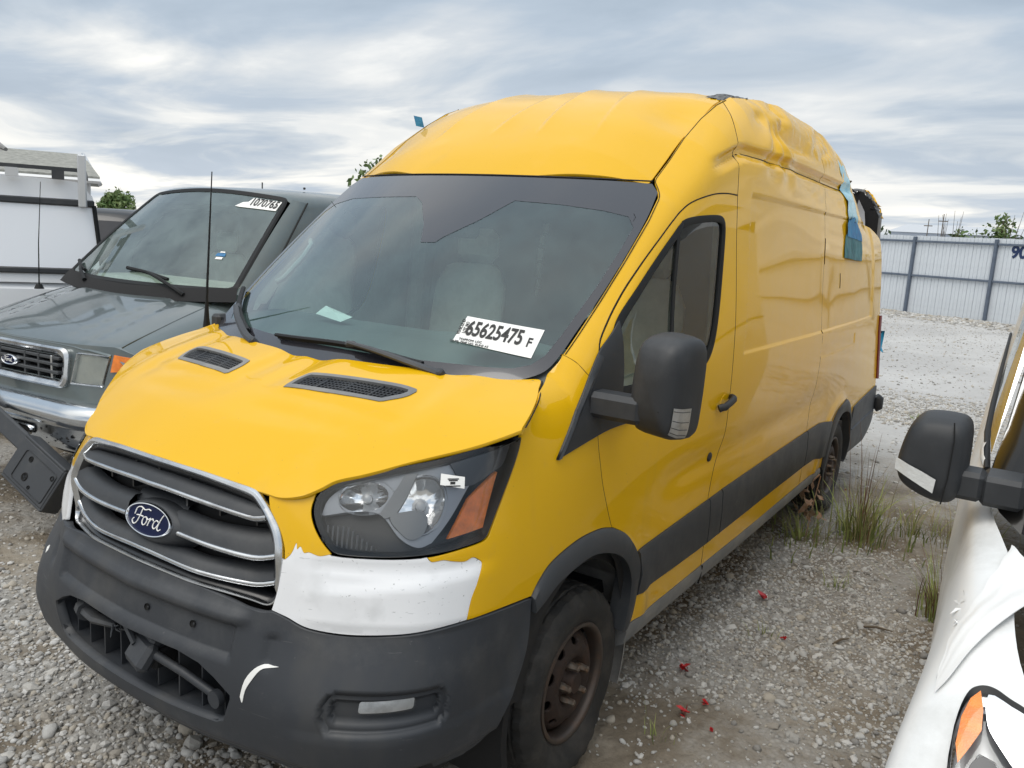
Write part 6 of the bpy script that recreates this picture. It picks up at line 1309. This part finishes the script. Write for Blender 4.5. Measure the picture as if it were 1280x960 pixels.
# shingled roof of a long trailer further back
tr = empty('site_trailer', (-16.95,7.2,0), R(60)); tag(tr, 'long trailer with weathered grey shingled roof at the far left', 'trailer')
mb = MB(); mb.box((-4,0,.6),(2.0,3,2.50)); mb.build('wall', 'far_wall_pale', tr, smooth=False)
mb = MB(); mb.add([(-4.2,-.25,2.50),(2.2,-.25,2.50),(2.2,-.25,2.62),(-4.2,-.25,2.62),(-4.2,2.2,3.20),(1.85,2.2,3.20),(-4.2,4,2.5),(2.2,4,2.5)], [(0,1,2,3),(3,2,5,4),(4,5,7,6),(1,7,5,2)]); mb.build('roof', 'shingle', tr, smooth=False)
mb = MB(); mb.tube([(2.2,-.27,2.46),(1.86,2.2,3.20)], .05, 6); mb.tube([(-4.2,-.29,2.52),(2.2,-.29,2.52)], .06, 6); mb.build('roof_edge', 'alu', tr)
mb = MB(); mb.tube([(-12.3,5,2.84),(-11.55,5,2.80),(-11.30,5,2.73)], [.07,.06,.03], 7); o = mb.build('lamp_head', 'sill_plastic'); mb = MB(); tag(o, 'end of a pale boom poking in at the far left above the shingled roof', 'boom')
mb = MB(); mb.tube([(-12.3,5,0),(-12.3,5,2.84)], .05, 6); mb.build('boom_post', 'sill_plastic', o)
# ================= ground =================
m = bpy.data.materials.new('gravel_ground'); m.use_nodes = True; t = m.node_tree; b = t.nodes['Principled BSDF']; b.inputs['Roughness'].default_value = .95; b.inputs['Specular IOR Level'].default_value = .2
geo = t.nodes.new('ShaderNodeNewGeometry'); pos = geo.outputs['Position']
def nz(s, d=6, r=.6, dist=0):
    n = t.nodes.new('ShaderNodeTexNoise'); n.inputs['Scale'].default_value = s; n.inputs['Detail'].default_value = d; n.inputs['Roughness'].default_value = r; n.inputs['Distortion'].default_value = dist; t.links.new(pos, n.inputs[0]); return n.outputs[0]
def mr(v, a, b_, c=0, d=1):
    n = t.nodes.new('ShaderNodeMapRange'); n.interpolation_type = 'SMOOTHSTEP'; t.links.new(v, n.inputs[0])
    for i, q in enumerate((a, b_, c, d)): n.inputs[1+i].default_value = q
    return n.outputs[0]
def mixc(f, a, b_):
    n = t.nodes.new('ShaderNodeMix'); n.data_type = 'RGBA'
    for i, q in ((0, f), (6, a), (7, b_)):
        if isinstance(q, tuple): n.inputs[i].default_value = (*q, 1)
        elif isinstance(q, float): n.inputs[i].default_value = q
        else: t.links.new(q, n.inputs[i])
    return n.outputs[2]
def ma(op, a, b_):
    n = t.nodes.new('ShaderNodeMath'); n.operation = op
    for i, q in enumerate((a, b_)):
        if isinstance(q, (int, float)): n.inputs[i].default_value = q
        else: t.links.new(q, n.inputs[i])
    return n.outputs[0]
sepg = t.nodes.new('ShaderNodeSeparateXYZ'); t.links.new(pos, sepg.inputs[0])
vo = t.nodes.new('ShaderNodeTexVoronoi'); vo.inputs['Scale'].default_value = 42; t.links.new(pos, vo.inputs[0])
vo2 = t.nodes.new('ShaderNodeTexVoronoi'); vo2.inputs['Scale'].default_value = 17; t.links.new(pos, vo2.inputs[0])
dirt_ = mixc(mr(nz(2.2, 8), .35, .65), (.17,.142,.108), (.30,.265,.215))
chip = mixc(vo.outputs['Distance'], (.42,.41,.39), (.18,.165,.145))
chip = mixc(mr(vo.outputs['Color'], 0, 1), chip, (.30,.29,.27))
near = mixc(mr(nz(1.1, 9, .65), .42, .58), dirt_, chip)
far = mixc(mr(nz(.35, 9, .62, .5), .38, .64), (.38,.375,.365), (.50,.495,.48)); far = mixc(mr(nz(9, 7), .35, .7), far, (.43,.42,.41))
d_ = ma('ADD', sepg.outputs[1], ma('MULTIPLY', nz(.5, 4), 3.0))
base = mixc(mr(d_, 6.5, 10.5), near, far)
t.links.new(base, b.inputs['Base Color'])
bp = t.nodes.new('ShaderNodeBump'); t.links.new(mr(sepg.outputs[1], 5, 14, .9, .25), bp.inputs['Strength']); bp.inputs['Distance'].default_value = .02
t.links.new(ma('ADD', ma('MULTIPLY', vo2.outputs['Distance'], -.8), ma('MULTIPLY', nz(25, 6), 1.2)), bp.inputs['Height']); t.links.new(bp.outputs[0], b.inputs['Normal']); MATS['gravel_ground'] = m
def gz(x, y):
    x = np.asarray(x, float); y = np.asarray(y, float)
    return .022*vnoise(x*.9, y*.9, 51)+.010*vnoise(x*2.7, y*2.7, 52)+.004*vnoise(x*8, y*8, 53)-.012+.10*np.exp(-(((y-29.2)+.493*(x-.28)+.35)/.45)**2)*(.6+.4*vnoise(x*1.3, y*1.3, 54))
gxs = np.concatenate([[-700,-300,-120,-60,-30], np.arange(-16,-7,.5), np.arange(-7,6,.06), np.arange(6,16,.5), [30,60,120,300,700]]); gys = np.concatenate([[-60,-20,-8], np.arange(-4,9,.06), np.arange(9,26,.4), np.arange(26,34,.12), np.arange(34,60,2), [80,150,300,900,2500]])
XX, YY = np.meshgrid(gxs, gys, indexing='ij'); ZZ = gz(XX, YY)*((np.abs(XX) < 40)*(YY < 60)); mb = MB(); mb.grid(np.stack([XX, YY, ZZ], -1)); o = mb.build('ground', 'gravel_ground', ang=0); tag(o, kind='structure')
# ---- loose stones, instanced ----
def stone_mesh(k, seed):
    import bmesh
    r = np.random.default_rng(seed); bm = bmesh.new(); bmesh.ops.create_icosphere(bm, subdivisions=2 if k < 5 else 1, radius=1); f = r.normal(0, 1, (7, 3)); f /= np.linalg.norm(f, axis=1)[:, None]; c = r.uniform(.55,.9,7); sc = np.array([1, r.uniform(.65,.95), r.uniform(.45,.7)])
    for v in bm.verts:
        p = np.array(v.co)
        for a, q in zip(f, c):
            d = p@a-q
            if d > 0: p = p-a*d*.85
        p = p*(1+.05*r.normal())*sc; v.co = p
    me = bpy.data.meshes.new('stone'); bm.to_mesh(me); bm.free(); me.polygons.foreach_set('use_smooth', [False if k % 2 else True]*len(me.polygons)); return me
STC = [(.42,.415,.40),(.36,.35,.33),(.49,.485,.47),(.30,.275,.24),(.40,.365,.31),(.45,.435,.405),(.25,.24,.225),(.54,.53,.51)]
for i, c in enumerate(STC): mat('stone_%d' % i, c, .85, bump=.4, bscale=90, bdist=.004, dirt=((.17,.14,.11), 14, .55, .8))
sc_ = bpy.data.collections.new('stone_shapes'); NV = 8
for k in range(NV):
    me = stone_mesh(k, 100+k); me.materials.append(MATS['stone_%d' % k]); so = bpy.data.objects.new('stone_shape', me); so['kind'] = 'helper'; sc_.objects.link(so)
def scatter(name, P, S, rotseed, label, flat=.35):
    n = len(P); r = np.random.default_rng(rotseed); me = bpy.data.meshes.new(name); me.from_pydata(P.tolist(), [], []); rot = np.stack([r.normal(0,flat,n), r.normal(0,flat,n), r.uniform(0,6.28,n)], -1)
    a = me.attributes.new('rot', 'FLOAT_VECTOR', 'POINT'); a.data.foreach_set('vector', rot.ravel()); a = me.attributes.new('size', 'FLOAT', 'POINT'); a.data.foreach_set('value', S); a = me.attributes.new('pick', 'INT', 'POINT'); a.data.foreach_set('value', r.integers(0, NV, n).astype(np.int32))
    ob = bpy.data.objects.new(name, me); col.objects.link(ob); g = bpy.data.node_groups.new(name, 'GeometryNodeTree'); g.interface.new_socket('Geometry', in_out='INPUT', socket_type='NodeSocketGeometry'); g.interface.new_socket('Geometry', in_out='OUTPUT', socket_type='NodeSocketGeometry')
    A = g.nodes.new; gi = A('NodeGroupInput'); go = A('NodeGroupOutput'); ip = A('GeometryNodeInstanceOnPoints'); ci = A('GeometryNodeCollectionInfo'); ci.inputs[0].default_value = sc_; ci.inputs['Separate Children'].default_value = True; ci.inputs['Reset Children'].default_value = True
    def at(nm, ty): q = A('GeometryNodeInputNamedAttribute'); q.data_type = ty; q.inputs[0].default_value = nm; return q.outputs[0]
    g.links.new(gi.outputs[0], ip.inputs['Points']); g.links.new(ci.outputs[0], ip.inputs['Instance']); ip.inputs['Pick Instance'].default_value = True; g.links.new(at('pick','INT'), ip.inputs['Instance Index']); g.links.new(at('rot','FLOAT_VECTOR'), ip.inputs['Rotation']); g.links.new(at('size','FLOAT'), ip.inputs['Scale']); g.links.new(ip.outputs[0], go.inputs[0])
    ob.modifiers.new('scatter', 'NODES').node_group = g; tag(ob, label, None, None, 'stuff'); return ob
r = np.random.default_rng(23)
def pts(n, x0, x1, y0, y1, dens):
    x = r.uniform(x0, x1, n); y = r.uniform(y0, y1, n); k = r.uniform(0, 1, n) < dens(x, y); return x[k], y[k]
dn = lambda x, y: np.clip(.24+1.6*vnoise(x*.8+3, y*.8, 61)+.7*vnoise(x*2.3, y*2.3, 62)+.35*np.exp(-((x-1.45)/.5)**2-((y-3.2)/1.2)**2)+.9*(x < -.2)*(y < .6), .10, 1)
x, y = pts(170000, -4.5, 2.6, -1.2, 5.2, dn); S = np.clip(r.lognormal(-4.95,.50,len(x)),.003,.036); S = np.where(x < .3, S*1.2, S)
scatter('gravel', np.stack([x, y, gz(x, y)+S*.15], -1), S.astype(np.float32), 3, 'loose grey gravel stones around the vans')
dn2 = lambda x, y: np.clip(.10+1.0*vnoise(x*.6+3, y*.6, 63), .05, 1)
x, y = pts(90000, -6, 3.5, 5.2, 12, dn2); S = np.clip(r.lognormal(-4.3,.45,len(x)),.006,.04)
scatter('gravel', np.stack([x, y, gz(x, y)+S*.1], -1), S.astype(np.float32), 4, 'sparser gravel further back in the lot')
x = r.uniform(-12, 5, 26000); yy = 29.5-.493*(x-.28); y = yy-np.abs(r.normal(0,.7,len(x)))-.05; S = np.clip(r.lognormal(-3.2,.5,len(x)),.015,.11); k = (S < .2); 
scatter('rubble', np.stack([x, y, gz(x, y)+S*.1], -1), S.astype(np.float32), 5, 'band of rubble along the foot of the fence')
x = r.uniform(-6, 4, 9000); y = r.uniform(12, 28, 9000); S = np.clip(r.lognormal(-4.3,.5,len(x)),.006,.035)
scatter('gravel', np.stack([x, y, gz(x, y)+S*.05], -1), S.astype(np.float32), 6, 'scattered stones on the pale far part of the lot')
# ---- weeds ----
mat('grass_green', (.33,.36,.11), .6, c2=(.11,.16,.04), vscale=9); mat('grass_dry', (.34,.29,.15), .7, c2=(.22,.19,.10), vscale=9); mat('stalk_red', (.14,.07,.035), .7); mat('dead_leaf', (.28,.15,.08), .8, c2=(.42,.30,.22), vscale=30)
def blades(mb, c, n, h, spread, lean, w_, rr, seedhead=False):
    V = []; F = []; o = 0
    for _ in range(n):
        a = rr.uniform(0, 6.28); d = abs(rr.normal(0, spread)); p = np.array([c[0]+d*math.cos(a), c[1]+d*math.sin(a), 0]); p[2] = float(gz(p[0], p[1])); a2 = a+rr.normal(0,.7); L = h*rr.uniform(.4,1.15); le = lean*rr.uniform(.3,1.5); dr = np.array([math.cos(a2), math.sin(a2), 0]); sd = np.array([-dr[1], dr[0], 0])*w_*rr.uniform(.6,1.3)
        k = 5
        for i in range(k):
            t_ = i/(k-1); q = p+np.array([0,0,L*t_*(1-.25*le*t_)])+dr*L*le*t_**2*.8; ww = sd*(1-t_*.92); V += [q-ww, q+ww]
        F += [(o+2*i, o+2*i+1, o+2*i+3, o+2*i+2) for i in range(k-1)]; o += 2*k
    mb.add(V, F)
def weed(name, label, c, parts, cat='weed', group=None):
    root = empty(name, (c[0], c[1], 0)); tag(root, label, cat, group); rr = np.random.default_rng(int(abs(c[0]*977+c[1]*131)))
    for nm, m_, n, h, sp, le, w_ in parts:
        mb = MB(); blades(mb, c, n, h, sp, le, w_, rr); V = np.concatenate(mb.V)-[c[0], c[1], 0]; link(nm, V, mb.F, m_, root, True)
    return root
weed('weed_clump', 'tall clump of green weeds beside the rear wheel of the yellow van', (1.32,4.55), [('grass_blades','grass_green',110,.42,.20,.85,.007),('dry_stems','grass_dry',80,.62,.18,.40,.003),('dark_stalks','stalk_red',14,.80,.13,.30,.004)])
weed('weed_clump', 'weeds growing under the yellow van just ahead of its rear wheel', (1.0,4.2), [('grass_blades','grass_green',80,.22,.18,.8,.006),('dry_stems','grass_dry',30,.34,.16,.6,.003)])
weed('weed_clump', 'wide low weeds right of the tall clump, left of the white van mirror', (1.62,4.9), [('grass_blades','grass_green',40,.26,.22,.8,.005),('dry_stems','grass_dry',60,.34,.30,.9,.003)])
weed('weed_clump', 'dry yellowish weeds behind the white van mirror', (1.95,5.0), [('grass_blades','grass_green',40,.26,.18,.8,.005),('dry_stems','grass_dry',110,.30,.20,1.0,.003)])
weed('weed_clump', 'dark stemmed weed growing against the white van fender', (1.93,3.45), [('grass_blades','grass_green',60,.40,.06,.6,.004),('dark_stalks','stalk_red',34,.52,.05,.7,.0035)])
weed('weed_clump', 'small green tuft on the gravel in front of the tall weeds', (1.40,3.55), [('grass_blades','grass_green',26,.13,.05,.7,.003)])
weed('weed_clump', 'tiny green tuft beside the front tyre of the yellow van', (1.17,1.45), [('grass_blades','grass_green',14,.10,.03,.6,.0025)])
weed('weed_clump', 'tiny tuft on bare soil near the red scraps', (1.25,2.6), [('grass_blades','grass_green',16,.09,.05,.8,.0025)])
weed('weed_clump', 'pale tuft on the open lot, the further of two behind the white van mirror', (1.05,9.6), [('grass_blades','grass_green',90,.07,.12,.9,.006)])
weed('weed_clump', 'pale tuft on the open lot, the nearer of two behind the white van mirror', (1.52,8.7), [('grass_blades','grass_green',90,.07,.12,.9,.006)])
weed('weed_clump', 'green tuft in the shade below the chrome bumper of the grey-green van', (-2.0,1.3), [('grass_blades','grass_green',50,.10,.08,.7,.004)])
mb = MB(); rr = np.random.default_rng(77); c0 = np.array([1.02,4.30,.0])
for k in range(26):
    p = c0+[rr.normal(0,.06), rr.normal(0,.06), rr.uniform(.10,.40)]; a = rr.normal(0,1,3)*.022; b_ = rr.normal(0,1,3)*.018; mb.add([p-a, p+b_, p+a, p-b_], [(0,1,2,3)])
mb.tube([c0, c0+[.02,.0,.22], c0+[.05,-.02,.44]], .004, 5); mb.tube([c0+[.01,0,.1], c0+[-.06,0,.33]], .003, 5); o = mb.build('dead_plant', 'dead_leaf', smooth=False); tag(o, 'dry brown curled leaves on a stalk at the sill just ahead of the rear wheel', 'weed'); o['kind'] = 'thing'
# red scraps, twigs
mat('red_scrap', (.55,.02,.025), .45, var=.5, vscale=30)
for k, (x_, y_, s_, lab) in enumerate(((1.06,1.98,.022,'red plastic scrap nearest the front tyre of the yellow van'),(1.20,1.66,.022,'red plastic scrap closest to the camera'),(1.24,1.78,.014,'small red scrap between two larger red ones'),(1.10,3.06,.026,'largest red plastic scrap, below the sill of the yellow van'),(1.34,2.62,.012,'small red scrap on bare soil in the middle of the gravel'),(1.33,1.62,.008,'tiny red scrap at the bottom of the picture'))):
    mb = MB(); rr = np.random.default_rng(40+k)
    for j in range(7):
        p = rr.normal(0,.4,3)*s_; a = rr.normal(0,1,3)*s_*.6; b_ = rr.normal(0,1,3)*s_*.6; mb.add([p-a, p+b_, p+a, p-b_], [(0,1,2,3)])
    o = mb.build('red_scrap', 'red_scrap', smooth=False); o.location = (x_, y_, float(gz(x_, y_))+s_*.8+.006); tag(o, lab, 'scrap', 'red plastic scraps on the gravel')
for k, (x_, y_, L_, a_, lab) in enumerate(((1.62,3.05,.16,.3,'dark twig lying on gravel left of the white van'),(1.55,2.75,.12,1.1,'short dark twig on the gravel near the white van'))):
    mb = MB(); mb.tube([(0,0,0),(L_*.5*math.cos(a_),L_*.5*math.sin(a_),.012),(L_*math.cos(a_),L_*math.sin(a_),.004)], [.005,.006,.003], 6); o = mb.build('twig', 'bark'); o.location = (x_, y_, float(gz(x_, y_))+.008); tag(o, lab, 'twig')
